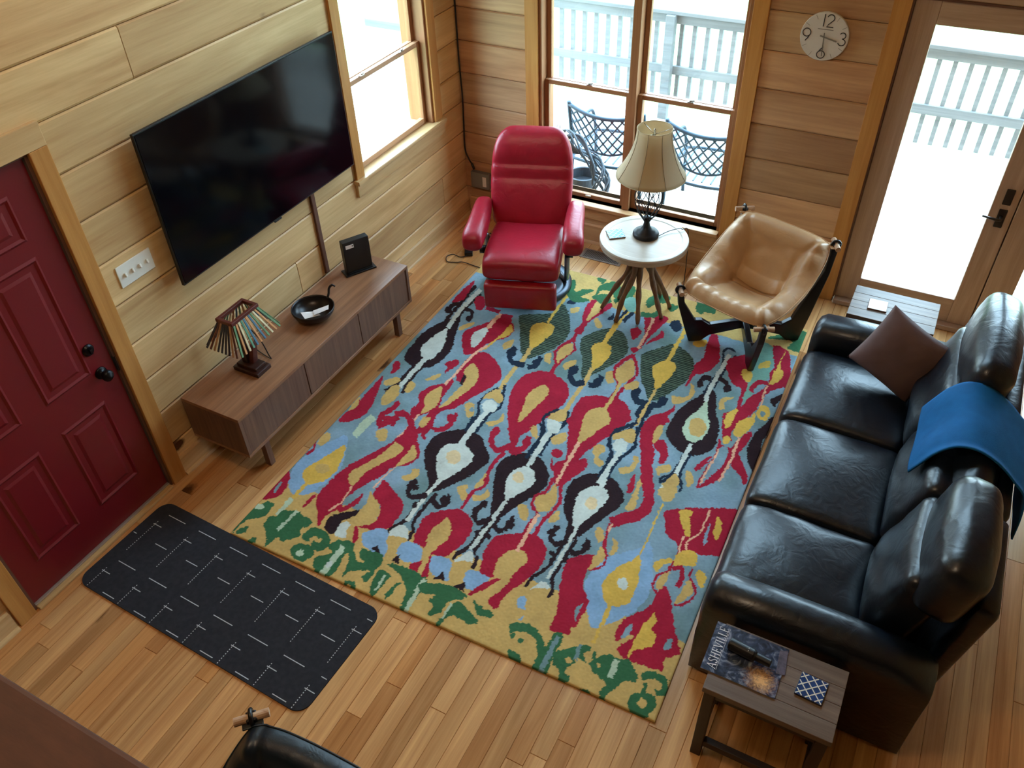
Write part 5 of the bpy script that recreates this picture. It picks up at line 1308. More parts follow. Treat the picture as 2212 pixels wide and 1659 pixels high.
for i in range(0, 12, 2):
    P = []
    for j in range(25):
        t = j/24; z = cb+(ct_-cb)*t
        r = 0.026+0.064*math.sin(PI*min(1, t*1.05))**0.8 if t < 0.95 else 0.028
        a = 2*PI*i/12 - (t-0.1)*2.2
        P.append((lx+r*math.cos(a), ly+r*math.sin(a), z))
    cg.tube(P, 0.0026, 5)
cg.build('cage', M['iron'], tl, smooth=True)
MB().tube([(lx,ly,z0+0.146),(lx,ly,1.30)], 0.005, 8).build('stem', M['iron'], tl, smooth=True)
MB().lathe([(0,1.06),(0.016,1.06),(0.016,1.12),(0.03,1.16),(0.03,1.19),(0,1.22)], (lx, ly, 0), 20).build('bulb', M['white'], tl, smooth=True)
# bell shade with scalloped panels
zb, zt = 1.03, 1.345
def shade_pt(u, v, off=0):
    a = 2*PI*u
    r = 0.110+0.118*(1-v)**1.9 + off
    fl = 1-0.02*(1-v)*abs(math.sin(4*a))
    return (lx+r*fl*math.cos(a), ly+r*fl*math.sin(a), zb+(zt-zb)*v - 0.004*(1-v)*abs(math.sin(4*a)))
sh = MB()
nu_, nv_ = 64, 16
vs_ = [shade_pt(i/nu_, j/nv_) for j in range(nv_+1) for i in range(nu_)]
sh.add(vs_, [(j*nu_+i, j*nu_+(i+1) % nu_, (j+1)*nu_+(i+1) % nu_, (j+1)*nu_+i) for j in range(nv_) for i in range(nu_)])
so = sh.build('lamp_shade', M['shade'], tl, smooth=True, solid=0.002)
for i in range(8):
    m = MB().tube([shade_pt(i/8, j/12, 0.0012) for j in range(13)], 0.0012, 5)
    m.shift(tl.location); m.build('shade_seam', M['seam'], so, world=False, smooth=True)
for v_, nme in ((1.0, 'top_trim'), (0.0, 'bottom_trim')):
    m = MB().tube([shade_pt(i/64, v_, 0.0) for i in range(64)], 0.0022, 5, True); m.shift(tl.location); m.build(nme, M['shade'], so, world=False, smooth=True)
hp = MB()
for i in range(3):
    a = 2*PI*i/3+0.5; hp.tube([(lx, ly, 1.305), (lx+0.109*math.cos(a), ly+0.109*math.sin(a), 1.338)], 0.0022, 5)
hp.build('harp', M['chrome'], tl, smooth=True)
MB().lathe([(0,1.30),(0.010,1.30),(0.010,1.315),(0.006,1.32),(0.008,1.335),(0,1.345)], (lx, ly, 0), 12).build('finial', M['chrome'], tl, smooth=True)
MB().tube(crom([(lx+0.088,ly+0.02,z0+0.008),(lx+0.13,ly+0.10,z0+0.012),(lx+0.19,ly+0.155,z0+0.018),(lx+0.205,ly+0.15,z0+0.016),(lx+0.23,ly+0.21,z0-0.02),(lx+0.235,ly+0.25,0.30),(lx+0.25,ly+0.22,0.006),(lx+0.36,ly-0.02,0.006),(lx+0.40,ly+0.10,0.006)], 6), 0.0028, 6).build('cord', M['rubber'], tl, smooth=True)

# ---- coasters
def coaster(name, c, half, rz, z, bg, line, cells, label, edge, rim=True):
    co = thing(name, (c[0], c[1], z), label, 'coaster', rz=rz)
    MB().box(-half, half, -half, half, 0.0006, 0.009).build('tile', edge, co, bevel=0.0015, world=False)
    g = MB(); p = half*2/max(1, cells)
    mats = [bg, line]
    g.add([(-half+0.002,-half+0.002,0.0094),(half-0.002,-half+0.002,0.0094),(half-0.002,half-0.002,0.0094),(-half+0.002,half-0.002,0.0094)], [(0,1,2,3)], 0)
    g.build('glaze', bg, co, world=False)
    t = MB()
    e = half-0.003
    n = cells; p = 2*half/max(1, cells)*1.414
    for s in (1, -1):
        for q in range(-n, n+1):
            off = q*p
            # diagonals of a quatrefoil trellis clipped to the tile
            a = max(-e, -e+off) if True else 0
            x0 = max(-e, off-e); x1 = min(e, off+e)
            if x1-x0 > 0.004: t.bar((x0, s*(x0-off), 0.0098), (x1, s*(x1-off), 0.0098), 0.0042, 0.0006)
    if cells: t.build('trellis', line, co, world=False)
    return co
tealgl = plain('TealGlaze', (84,150,158), 0.3, var=0.2, vscale=60); blugl = plain('BlueGlaze', (34,62,112), 0.25, var=0.25, vscale=60)
cream = plain('CreamGlaze', (226,226,214), 0.35); tile_e = plain('CoasterEdge', (120,84,66), 0.6); tile_w = plain('CoasterWhite', (214,216,220), 0.4); navye = plain('NavyEdge', (30,40,66), 0.4)
coaster('coaster', (1.613,-0.733), 0.056, 45-8, TT-0.0045, tealgl, cream, 4, 'teal and cream tile coaster on the round table', tile_e)
coaster('coaster', (3.536,-3.436), 0.052, -4, 0.5505, blugl, cream, 4, 'navy tile coaster with white trellis on the table at the near sofa arm', navye)
far_co = coaster('coaster', (3.331,-0.775), 0.054, 2, 0.5505, cream, cream, 0, 'plain white coaster on the side table by the french doors', tile_e)

# ================================================================== SLING CHAIRS
def sling_chair(loc, rz, leath, label, z=0.0142):
    root = thing('sling_chair', (loc[0], loc[1], z), label, 'armchair', rz=rz)
    corners = {('f',-1): (Vector((-0.335,-0.315,0.42)), Vector((-0.262,-0.20,0.0))), ('f',1): (Vector((0.30,-0.315,0.42)), Vector((0.222,-0.20,0.0))),
               ('b',-1): (Vector((-0.315,0.315,0.76)), Vector((-0.225,0.275,0.0))), ('b',1): (Vector((0.345,0.335,0.745)), Vector((0.222,0.275,0.0)))}
    hub = Vector((-0.01, 0.02, 0.135))
    for key, (tip, foot) in corners.items():
        d2 = Vector((tip.x-hub.x, tip.y-hub.y)); Lr = d2.length; d2.normalize()
        fr_ = Vector((foot.x-hub.x, foot.y-hub.y)).length
        h = tip.z
        # bentwood blade profile in the (radius, height) plane: post, foot and arm to the hub
        outer = [(Lr+0.012, h+0.012), (Lr-0.004, h*0.72), (fr_+ (Lr-fr_)*0.40+0.02, h*0.30), (fr_+0.03, 0.0)]
        inner = [(fr_-0.05, 0.0), (fr_-0.105, 0.048), (0.03, 0.095), (-0.02, 0.10), (-0.02, 0.165), (0.10, 0.155), (fr_-0.10, 0.135)]
        up = [(fr_-0.045, 0.175), (fr_+(Lr-fr_)*0.25-0.03, h*0.42), (Lr-0.045, h*0.75), (Lr-0.028, h+0.010)]
        poly = outer + inner + up
        nrm = Vector((-d2.y, d2.x))
        def fn(a, b_, t): 
            p = Vector((hub.x, hub.y)) + d2*a + nrm*t
            return (p.x, p.y, b_)
        MB().prism(poly, fn, -0.020, 0.020).build('frame_arm', M['blackply'], root, bevel=0.006, world=False)
        # rod held by a loop at the tip
        c = Vector((tip.x, tip.y, tip.z-0.002)) - Vector((d2.x, d2.y, 0))*0.008
        ax = Vector((nrm.x, nrm.y, 0))
        MB().tube([c-ax*0.062, c+ax*0.062], 0.0165, 14).build('rod', M['dowel'], root, smooth=False, world=False)
        lp = []
        for q in range(16):
            a = 2*PI*q/16; lp.append(c + Vector((d2.x, d2.y, 0))*(0.027*math.cos(a)) + Vector((0,0,1))*(0.027*math.sin(a)))
        MB().tube(lp, 0.0085, 8, True).build('loop', M['blackply'], root, smooth=True, world=False)
    # sling cushion: hammock surface hung between the four rods, thick padded rim, tufted folds
    FLc, FRc, BLc, BRc = [corners[q][0] for q in (('f',-1),('f',1),('b',-1),('b',1))]
    def mid(s, t):
        a = FLc.lerp(FRc, (s+1)/2); b = BLc.lerp(BRc, (s+1)/2)
        p = a.lerp(b, t)
        # edges bow outward, interior sags to a seat and back fold
        w = (1-abs(s)**2.4)
        prof = [(0.0,0.0,0.0),(0.2,-0.01,-0.105),(0.42,0.09,-0.235),(0.52,0.10,-0.265),(0.62,0.075,-0.21),(0.82,0.03,-0.07),(1.0,0.0,0.0)]
        for q in range(len(prof)-1):
            if prof[q][0] <= t <= prof[q+1][0]:
                f = (t-prof[q][0])/(prof[q+1][0]-prof[q][0]); f = f*f*(3-2*f)
                dy = prof[q][1]*(1-f)+prof[q+1][1]*f; dz = prof[q][2]*(1-f)+prof[q+1][2]*f; break
        p = p + Vector((0, dy*w, dz*w))
        p.z -= 0.05*math.sin(PI*t)*(1-w)      # side edges hang slightly
        p.x += math.copysign(0.030, s)*abs(s)**3*math.sin(PI*t)
        p.y += (-0.02 if t < 0.5 else 0.012)*(1-abs(s)**2)*abs(2*t-1)**3
        # pull the corners in so that they hang inside the rods
        cc = abs(s)**4*abs(2*t-1)**4
        p = p.lerp(Vector((0, 0.02, p.z-0.03)), 0.10*cc)
        return p
    nS, nT = 40, 44
    def normal(s, t):
        e = 0.02
        a = mid(min(1, s+e), t)-mid(max(-1, s-e), t); b = mid(s, min(1, t+e))-mid(s, max(0, t-e))
        n_ = a.cross(b); n_.normalize(); return n_
    def gauss(x, w): return math.exp(-(x/w)**2)
    def puff(s, t):
        es = 1-abs(s); et = min(t, 1-t)*2
        rim = min(1, es/0.10)**0.5 * min(1, et/0.10)**0.5
        h = 0.055*rim
        edge = max(abs(s), abs(2*t-1))
        h += 0.030*gauss(edge-0.80, 0.16)*rim                    # fat padded rim
        a_s, a_t = abs(s), t
        inner = 0.50
        if a_s < 0.62: h -= 0.048*gauss(a_t-0.47, 0.022)*min(1, (0.62-a_s)/0.1)   # seat / back fold
        if a_s < inner: h -= 0.020*gauss(a_t-0.80+0.06*(a_s/inner)**2, 0.028)
        if 0.18 < a_t < 0.80: h -= 0.026*gauss(a_s-(0.56-0.10*(a_t-0.3)), 0.045)*min(1, (a_t-0.18)/0.08)*min(1, (0.80-a_t)/0.06)
        if a_t < 0.22: h -= 0.016*gauss(a_s-0.52-(0.22-a_t)*1.2, 0.04)
        if a_t > 0.76: h -= 0.018*gauss(a_s-0.50-(a_t-0.76)*1.4, 0.05)
        h += 0.0045*math.sin((t*46)+3*s)*gauss(a_s-0.86, 0.10)     # gathers along the sides
        h += 0.0040*math.sin(s*26+2*t)*gauss(t-0.06, 0.06)
        h += 0.003*noise.noise(Vector((s*4, t*6, 2.0)))
        return h
    topv, botv = [], []
    for j in range(nT+1):
        t = j/nT
        for i in range(nS+1):
            s = -1+2*i/nS
            s = math.copysign(1-(1-abs(s))**1.25, s)
            p = mid(s, t); n_ = normal(s, t)
            es = 1-abs(s); et = min(t, 1-t)*2
            rim = min(1, es/0.10)**0.5*min(1, et/0.10)**0.5
            topv.append(p+n_*puff(s, t)); botv.append(p-n_*(0.030*rim))
    m = MB(); W_ = nS+1; nn = len(topv)
    fs = []
    for j in range(nT):
        for i in range(nS):
            a = j*W_+i
            fs.append((a, a+1, a+W_+1, a+W_)); fs.append((nn+a, nn+a+W_, nn+a+W_+1, nn+a+1))
    brd = [i for i in range(W_)] + [j*W_+nS for j in range(1, nT+1)] + [nT*W_+i for i in range(nS-1, -1, -1)] + [j*W_ for j in range(nT-1, 0, -1)]
    for q in range(len(brd)):
        a, b_ = brd[q], brd[(q+1) % len(brd)]
        fs.append((a, nn+a, nn+b_, b_))
    m.add(topv+botv, fs)
    m.build('sling_cushion', leath, root, smooth=True, sub=1, world=False)
    pip = [(topv[q]+botv[q])/2 for q in brd]
    MB().tube(pip, 0.004, 6, True).build('piping', leath, root, smooth=True, world=False)
    # tabs that wrap the rods
    for key, (tip, foot) in corners.items():
        s_, t_ = key[1], (0 if key[0] == 'f' else 1)
        e = mid(s_*0.97, 0.015 if t_ == 0 else 0.985)
        MB().bar(e, tip-Vector((0,0,0.012)), 0.075, 0.008).build('rod_tab', leath, root, bevel=0.003, world=False)
    return root
tan = sling_chair((2.57,-0.75), -17.4, M['tanleather'], 'tan leather sling chair on a black bentwood frame beside the round table')
drk = sling_chair((2.10,-4.873), 0.0, M['tealleather'], 'dark leather sling chair cut off by the bottom edge of the photo', z=0.0006)
# ================================================================== SOFA
sf = thing('sofa', (3.55, -2.10, 0), 'black leather three-seat reclining sofa along the right side of the rug', 'sofa')
LE = M['sofaleather']
MB().box(3.16, 3.93, -3.10, -1.06, 0.03, 0.27).build('base', LE, sf, bevel=0.02)
def arm(y0, y1, name='armrest'):
    rings = []
    yc = (y0+y1)/2; hw = (y1-y0)/2
    for x, zt, sc in ((3.035,0.50,0.55),(3.04,0.545,0.80),(3.055,0.585,0.95),(3.09,0.612,1.0),(3.3,0.622,1.0),(3.6,0.622,1.0),(3.80,0.612,1.0),(3.90,0.59,0.97),(3.955,0.555,0.92)):
        P = []
        n = 10
        for q in range(n+1):      # rolled top
            a = PI*q/n
            P.append((x, yc+hw*sc*1.0*math.cos(a), zt-0.085+0.085*math.sin(a)))
        P += [(x, yc-hw*0.93*sc, zt-0.17), (x, yc-hw*0.80, 0.30), (x, yc-hw*0.80, 0.02), (x, yc+hw*0.80, 0.02), (x, yc+hw*0.80, 0.30), (x, yc+hw*0.93*sc, zt-0.17)]
        rings.append([Vector(p) for p in P])
    return MB().loft(rings).build(name, LE, sf, smooth=True, bevel=0.012)
arm(-3.255, -3.045); arm(-1.215, -0.995)
seats = [(-1.862,-1.222), (-2.520,-1.866), (-3.045,-2.524)]
for i, (a, b) in enumerate(seats):
    yc = (a+b)/2; h = (b-a)/2
    def sag(p, u):
        if p.z > 0: p.z += -0.010*u.x*0.5
        if u.x < -0.6: p.z -= 0.030*((-u.x-0.6)/0.4)**2
        return p
    MB().soft((3.345, yc, 0.372), (0.315, h, 0.098), 0.045, crown=(0,0,0.030), n=18, wr=0.0035 if i < 2 else 0.006, ws=9, fn=sag).build('seat_cushion', LE, sf, smooth=True)
    # footrest front under each seat
    MB().soft((3.095, yc, 0.17), (0.04, h-0.006, 0.115), 0.025, crown=(0.01,0,0), n=8).build('recliner_front', LE, sf, smooth=True)
    # back cushion: lower lumbar pad and upper pad in one puffy leaning shape
    Rb = rot('Y', 15)
    def lum(p, u):
        p.x -= 0.028*math.exp(-((u.z+0.35)/0.35)**2)*(1-u.y*u.y) if u.x < 0 else 0
        p.x += 0.014*math.exp(-((u.z-0.10)/0.10)**2) if u.x < 0 else 0
        return p
    MB().soft((3.775, yc, 0.65), (0.085, h-0.003, 0.225), 0.05, crown=(0.03,0,0.012), R=Rb, n=16, wr=0.004, fn=lum).build('back_cushion', LE, sf, smooth=True)
    MB().soft((3.985, yc, 0.50), (0.045, h-0.006, 0.365), 0.03, crown=(0,0,0.006), R=rot('Y', 7.5), n=8).build('back_panel', LE, sf, smooth=True)
def headrest(y0, y1, c, half, tilt, name='headrest'):
    yc = (y0+y1)/2; h = (y1-y0)/2
    def pin(p, u):
        p.x *= 1-0.10*u.y*u.y
        p.z *= 1-0.07*u.y*u.y
        if u.z > 0.3: p.x -= 0.010*math.exp(-((u.x)/0.10)**2)*0
        return p
    o = MB().soft((c[0], yc, c[1]), (half[0], h, half[1]), 0.07, crown=(0.02,0.01,0.028), R=rot('Y', tilt), n=18, wr=0.004, ws=11, fn=pin).build(name, LE, sf, smooth=True)
    return o
headrest(-1.850, -1.115, (3.885, 0.90), (0.098, 0.165), 12)
headrest(-2.500, -1.880, (3.900, 0.80), (0.080, 0.135), 14)
headrest(-3.090, -2.520, (3.885, 0.90), (0.098, 0.165), 12)
for x, y in ((3.2,-3.12),(3.9,-3.12),(3.2,-1.05),(3.9,-1.05)):
    MB().box(x-0.025, x+0.025, y-0.025, y+0.025, 0.0, 0.03).build('foot', M['blackplastic'], sf)

# ---- throw pillow wedged point-up in the far corner
pc = Vector((3.515, -1.405, 0.70))
e1 = Vector((-0.20, 0.17, 0.48)).normalized(); e2 = Vector((0.47, -0.02, 0.24)); e2 = (e2-e1*e2.dot(e1)).normalized(); e3 = e1.cross(e2); 
if e3.x > 0: e3 = -e3
ua = (e1+e2).normalized(); ub = (e1-e2).normalized()
pm = MB(); npg = 26; HS = 0.195
def pil(u, v, s):
    a, b = -1+2*u, -1+2*v
    h = 0.070*max(0, (1-abs(a)**2.6))**0.55*max(0, (1-abs(b)**2.6))**0.55
    k_ = 1-0.055*(1-abs(a)**2)*(abs(b)**4)   # edges curve in between the corners
    k2 = 1-0.055*(1-abs(b)**2)*(abs(a)**4)
    w = 0.004*noise.noise(Vector((a*5, b*5, 3.3)))*(1-abs(a)**4)*(1-abs(b)**4)
    return pc + ua*(a*HS*k2) + ub*(b*HS*k_) + e3*s*(h+w)
for s in (1, -1): pm.grid(npg, npg, lambda u, v: pil(u, v, s))
bmv = pm.build('throw_pillow', M['pillow'], smooth=True)
bm = bmesh.new(); bm.from_mesh(bmv.data); bmesh.ops.remove_doubles(bm, verts=bm.verts, dist=0.0005); bmesh.ops.recalc_face_normals(bm, faces=bm.faces); bm.to_mesh(bmv.data); bm.free()
tag(bmv, 'brown square cushion standing on its point in the far corner of the black sofa', 'cushion')

# ---- blue throw over the middle backrest
thp = [(3.665,0.765),(3.705,0.835),(3.745,0.905),(3.80,0.965),(3.87,0.985),(3.945,0.965),(4.01,0.925),(4.06,0.885),(4.115,0.835),(4.135,0.74),(4.14,0.62)]
tpc = crom([(a, b, 0) for a, b in thp], 5)
def thr(u, v):
    i = u*(len(tpc)-1); k_ = int(min(i, len(tpc)-2)); f = i-k_
    p = tpc[k_].lerp(tpc[k_+1], f)
    y0 = -1.868-0.015*u + 0.02*math.sin(u*5); y1 = -2.355-0.05*math.sin(PI*u)*(-1) - 0.06*u
    y = y0+(y1-y0)*v
    w = 0.007*math.sin(v*9+u*4)+0.006*math.sin(u*11-v*7)
    edge = 0.018*max(0, (v-0.9)/0.1)
    return (p.x - w*0.4, y, p.y + w*0.5 + 0.004 + edge)
tw = MB().grid(56, 30, thr).build('throw_blanket', M['throw'], smooth=True, solid=0.007)
tag(tw, 'blue knitted throw folded over the middle backrest of the black sofa', 'blanket')

# ================================================================== SIDE TABLES
def side_table(x0, x1, y0, y1, zt, label):
    r = thing('side_table', ((x0+x1)/2, (y0+y1)/2, 0), label, 'side table')
    tp = MB(); nb = 4; w = (y1-y0)/nb
    for q in range(nb): tp.box(x0, x1, y0+q*w+0.0006, y0+(q+1)*w-0.0006, zt-0.032, zt)
    tp.build('tabletop', M['tabletop'], r, bevel=0.002)
    for lx_, ly_ in ((x0+0.03, y0+0.03), (x1-0.03, y0+0.03), (x0+0.03, y1-0.03), (x1-0.03, y1-0.03)):
        MB().box(lx_-0.022, lx_+0.022, ly_-0.022, ly_+0.022, 0.0, zt-0.033).build('leg', M['tableleg'], r, bevel=0.003)
    MB().box(x0+0.053, x1-0.053, y0+0.014, y0+0.044, 0.085, 0.125).build('stretcher', M['tableleg'], r, bevel=0.003)
    MB().box(x0+0.053, x1-0.053, y1-0.044, y1-0.014, 0.085, 0.125).build('stretcher', M['tableleg'], r, bevel=0.003)
    MB().box(x0+0.014, x0+0.044, y0+0.053, y1-0.053, 0.085, 0.125).build('stretcher', M['tableleg'], r, bevel=0.003)
    MB().box(x1-0.044, x1-0.014, y0+0.053, y1-0.053, 0.085, 0.125).build('stretcher', M['tableleg'], r, bevel=0.003)
    MB().box(x0+0.053, x1-0.053, y0+0.014, y0+0.044, zt-0.075, zt-0.033).build('apron', M['tableleg'], r, bevel=0.003)
    MB().box(x0+0.053, x1-0.053, y1-0.044, y1-0.014, zt-0.075, zt-0.033).build('apron', M['tableleg'], r, bevel=0.003)
    return r
side_table(3.163, 3.652, -3.615, -3.297, 0.55, 'rustic dark-legged plank side table holding a magazine, at the near sofa arm')
side_table(3.178, 3.665, -0.925, -0.596, 0.55, 'rustic plank side table behind the far sofa arm, by the french doors')

# ---- magazine
mg = thing('magazine', (3.27, -3.425, 0.55), 'magazine titled Asheville with a night-sparks cover, on the near side table', 'magazine')
mx0, mx1, my0, my1 = 3.130, 3.420, -3.540, -3.310
MB().box(mx0, mx1, my0, my1, 0.5506, 0.555).build('pages', M['paper'], mg)
def cover_mat():
    m, nt, b = newmat('MagazineCover')
    tc = N(nt, 'ShaderNodeTexCoord'); mp = N(nt, 'ShaderNodeMapping'); mp.inputs['Location'].default_value = (-3.27+3.27, 0, 0)
    L(nt, tc.outputs['Object'], mp.inputs['Vector'])
    n1 = N(nt, 'ShaderNodeTexNoise'); n1.inputs['Scale'].default_value = 16; n1.inputs['Detail'].default_value = 7; n1.inputs['Distortion'].default_value = 2.5
    L(nt, mp.outputs[0], n1.inputs['Vector'])
    rp = N(nt, 'ShaderNodeValToRGB'); e = rp.color_ramp.elements
    e[0].position = 0.36; e[0].color = (*lin((22,30,48)), 1); e[1].position = 0.72; e[1].color = (*lin((150,158,176)), 1)
    x = e.new(0.52); x.color = (*lin((54,66,92)), 1)
    L(nt, n1.outputs['Fac'], rp.inputs['Fac'])
    # glowing ember burst printed near one corner
    vd = N(nt, 'ShaderNodeVectorMath', operation='DISTANCE'); L(nt, mp.outputs[0], vd.inputs[0]); vd.inputs[1].default_value = (0.085, -0.065, 0.006)
    w = N(nt, 'ShaderNodeTexNoise'); w.inputs['Scale'].default_value = 45; w.inputs['Detail'].default_value = 4; w.inputs['Distortion'].default_value = 3; L(nt, mp.outputs[0], w.inputs['Vector'])
    ma = N(nt, 'ShaderNodeMath', operation='MULTIPLY_ADD'); L(nt, w.outputs['Fac'], ma.inputs[0]); ma.inputs[1].default_value = -0.09; L(nt, vd.outputs['Value'], ma.inputs[2])
    mr = N(nt, 'ShaderNodeMapRange'); mr.inputs['From Min'].default_value = 0.03; mr.inputs['From Max'].default_value = -0.035; L(nt, ma.outputs[0], mr.inputs['Value'])
    r2 = N(nt, 'ShaderNodeValToRGB'); f = r2.color_ramp.elements; f[0].color = (*lin((96,40,40)), 1); f[1].color = (*lin((240,190,130)), 1)
    L(nt, mr.outputs[0], r2.inputs['Fac'])
    mx = N(nt, 'ShaderNodeMix', data_type='RGBA'); L(nt, mr.outputs[0], mx.inputs[0]); L(nt, rp.outputs['Color'], mx.inputs[6]); L(nt, r2.outputs['Color'], mx.inputs[7])
    L(nt, mx.outputs[2], b.inputs['Base Color']); b.inputs['Roughness'].default_value = 0.25
    return m
MB().box(mx0-0.001, mx1+0.001, my0-0.001, my1+0.001, 0.5551, 0.5562).build('cover', cover_mat(), mg)
inkw = plain('TitleWhite', (226,224,226), 0.5)
# serif capitals drawn from strokes; the title reads from the near edge to the far edge along the left side
GL = {'A': (0.74, [((0.08,0),(0.37,1),0.07),((0.37,1),(0.66,0),0.13),((0.2,0.34),(0.54,0.34),0.06),((0,0.02),(0.2,0.02),0.05),((0.52,0.02),(0.76,0.02),0.05)]),
      'S': (0.56, None), 'H': (0.80, [((0.16,0),(0.16,1),0.13),((0.64,0),(0.64,1),0.13),((0.16,0.5),(0.64,0.5),0.06),((0.03,0.02),(0.29,0.02),0.05),((0.51,0.02),(0.77,0.02),0.05),((0.03,0.98),(0.29,0.98),0.05),((0.51,0.98),(0.77,0.98),0.05)]),
      'E': (0.62, [((0.16,0),(0.16,1),0.13),((0.03,0.02),(0.56,0.02),0.06),((0.03,0.98),(0.54,0.98),0.06),((0.16,0.5),(0.42,0.5),0.06),((0.55,0.0),(0.55,0.2),0.05),((0.53,0.8),(0.53,1.0),0.05),((0.42,0.4),(0.42,0.6),0.05)]),
      'V': (0.74, [((0.08,1),(0.37,0),0.13),((0.37,0),(0.66,1),0.07),((0,0.98),(0.22,0.98),0.05),((0.54,0.98),(0.76,0.98),0.05)]),
      'I': (0.34, [((0.16,0),(0.16,1),0.13),((0.03,0.02),(0.29,0.02),0.05),((0.03,0.98),(0.29,0.98),0.05)]),
      'L': (0.60, [((0.16,0),(0.16,1),0.13),((0.03,0.02),(0.54,0.02),0.06),((0.03,0.98),(0.29,0.98),0.05),((0.53,0.0),(0.53,0.22),0.05)])}
sp_ = [(0.46,0.82),(0.36,0.95),(0.24,0.98),(0.12,0.92),(0.09,0.78),(0.15,0.64),(0.30,0.52),(0.43,0.40),(0.47,0.24),(0.40,0.08),(0.26,0.02),(0.13,0.06),(0.06,0.20)]
GL['S'] = (0.56, [(sp_[q], sp_[q+1], 0.10) for q in range(len(sp_)-1)])
word = 'ASHEVILLE'; tot = sum(GL[c][0]+0.06 for c in word)
tlen = 0.200; hgt = 0.036; sx_ = tlen/tot
cur = 0
for ch in word:
    g = MB()
    for (p, q, w) in GL[ch][1]:
        f = lambda a: Vector((mx0+0.052-a[1]*hgt, my0+0.016+(cur+a[0])*sx_, 0.5566))
        A_, B_ = f(p), f(q)
        d = (B_-A_)
        ww = w*(hgt*0.75)
        g.bar(A_, B_, ww, 0.0006)
    g.build('title_letter', inkw, mg)
    cur += GL[ch][0]+0.06
g = MB().box(mx0+0.0555, mx0+0.0565, my0+0.016, my0+0.216, 0.5563, 0.5566)
g.build('title_rule', inkw, mg)
# ---- small black flashlight and a leaflet on the magazine
fd_ = (Vector((3.375,-3.4225,0)) - Vector((3.205,-3.405,0))).normalized()
fa = Vector((3.200,-3.403,0.582))
Rf = Matrix((Vector((0,0,1)).cross(fd_), Vector((0,0,1)), fd_)).transposed()
fl_ = thing('flashlight', (3.29, -3.41, 0.5562), 'small black cylinder with a narrower end lying on the magazine', 'flashlight')
MB().lathe([(0,0),(0.021,0),(0.0245,0.004),(0.0245,0.100),(0.022,0.106),(0.0165,0.112),(0.0165,0.168),(0.014,0.172),(0,0.172)], fa, 32, 0, Rf).build('body', M['blackplastic'], fl_, smooth=False, bevel=0.001)
MB().bar(fa+fd_*0.078+Vector((0,-0.010,0.0232)), fa+fd_*0.078+Vector((0,0.006,0.0242)), 0.002, 0.001).build('marking', M['white'], fl_)
lfv = [(3.388,-3.330),(3.418,-3.318),(3.432,-3.428),(3.398,-3.436)]
lm = MB(); lm.add([(x, y, 0.5566) for x, y in lfv]+[(x, y, 0.5574) for x, y in lfv], [(3,2,1,0),(4,5,6,7),(0,1,5,4),(1,2,6,5),(2,3,7,6),(3,0,4,7)])
lo = lm.build('leaflet', plain('LeafletPrint', (84,74,88), 0.35, var=0.5, vscale=60)); tag(lo, 'small dark printed leaflet on the magazine beyond the black cylinder', 'leaflet')

# ================================================================== OUTSIDE
DZ = -0.13
dk = MB(); y = 0.21
while y < 2.98:
    dk.box(-3.0, 9.0, y, y+0.135, DZ-0.03, DZ); y += 0.141
tag(dk.build('deck', M['deck']), 'pale board deck outside the back windows and french doors', 'deck', kind='structure')
tag(MB().box(-40, 45, -30, 60, -2.6, -2.5).build('ground', M['grass']), 'green garden ground outside below the deck', 'ground', kind='structure')
rl = thing('deck_railing', (3.0, 2.82, DZ), 'grey wooden railing with square balusters along the deck edge', 'railing')
zt_, zl_ = 0.90, 0.36
MB().box(-3.0, 9.0, 2.74, 2.88, zt_, zt_+0.035).build('cap_rail', M['rail'], rl, bevel=0.004)
MB().box(-3.0, 9.0, 2.79, 2.83, zt_-0.095, zt_-0.001).build('top_rail', M['rail'], rl, bevel=0.003)
MB().box(-3.0, 9.0, 2.79, 2.83, zl_-0.05, zl_+0.035).build('bottom_rail', M['rail'], rl, bevel=0.003)
for px in (-1.7, 0.75, 2.45, 4.62, 6.9):
    MB().box(px-0.045, px+0.045, 2.70, 2.788, DZ, zt_-0.001).build('post', M['rail'], rl, bevel=0.003)
bx_ = -0.6
while bx_ < 6.0:
    MB().box(bx_-0.019, bx_+0.019, 2.831, 2.869, 0.02, zt_-0.002).build('baluster', M['rail'], rl)
    bx_ += 0.1305

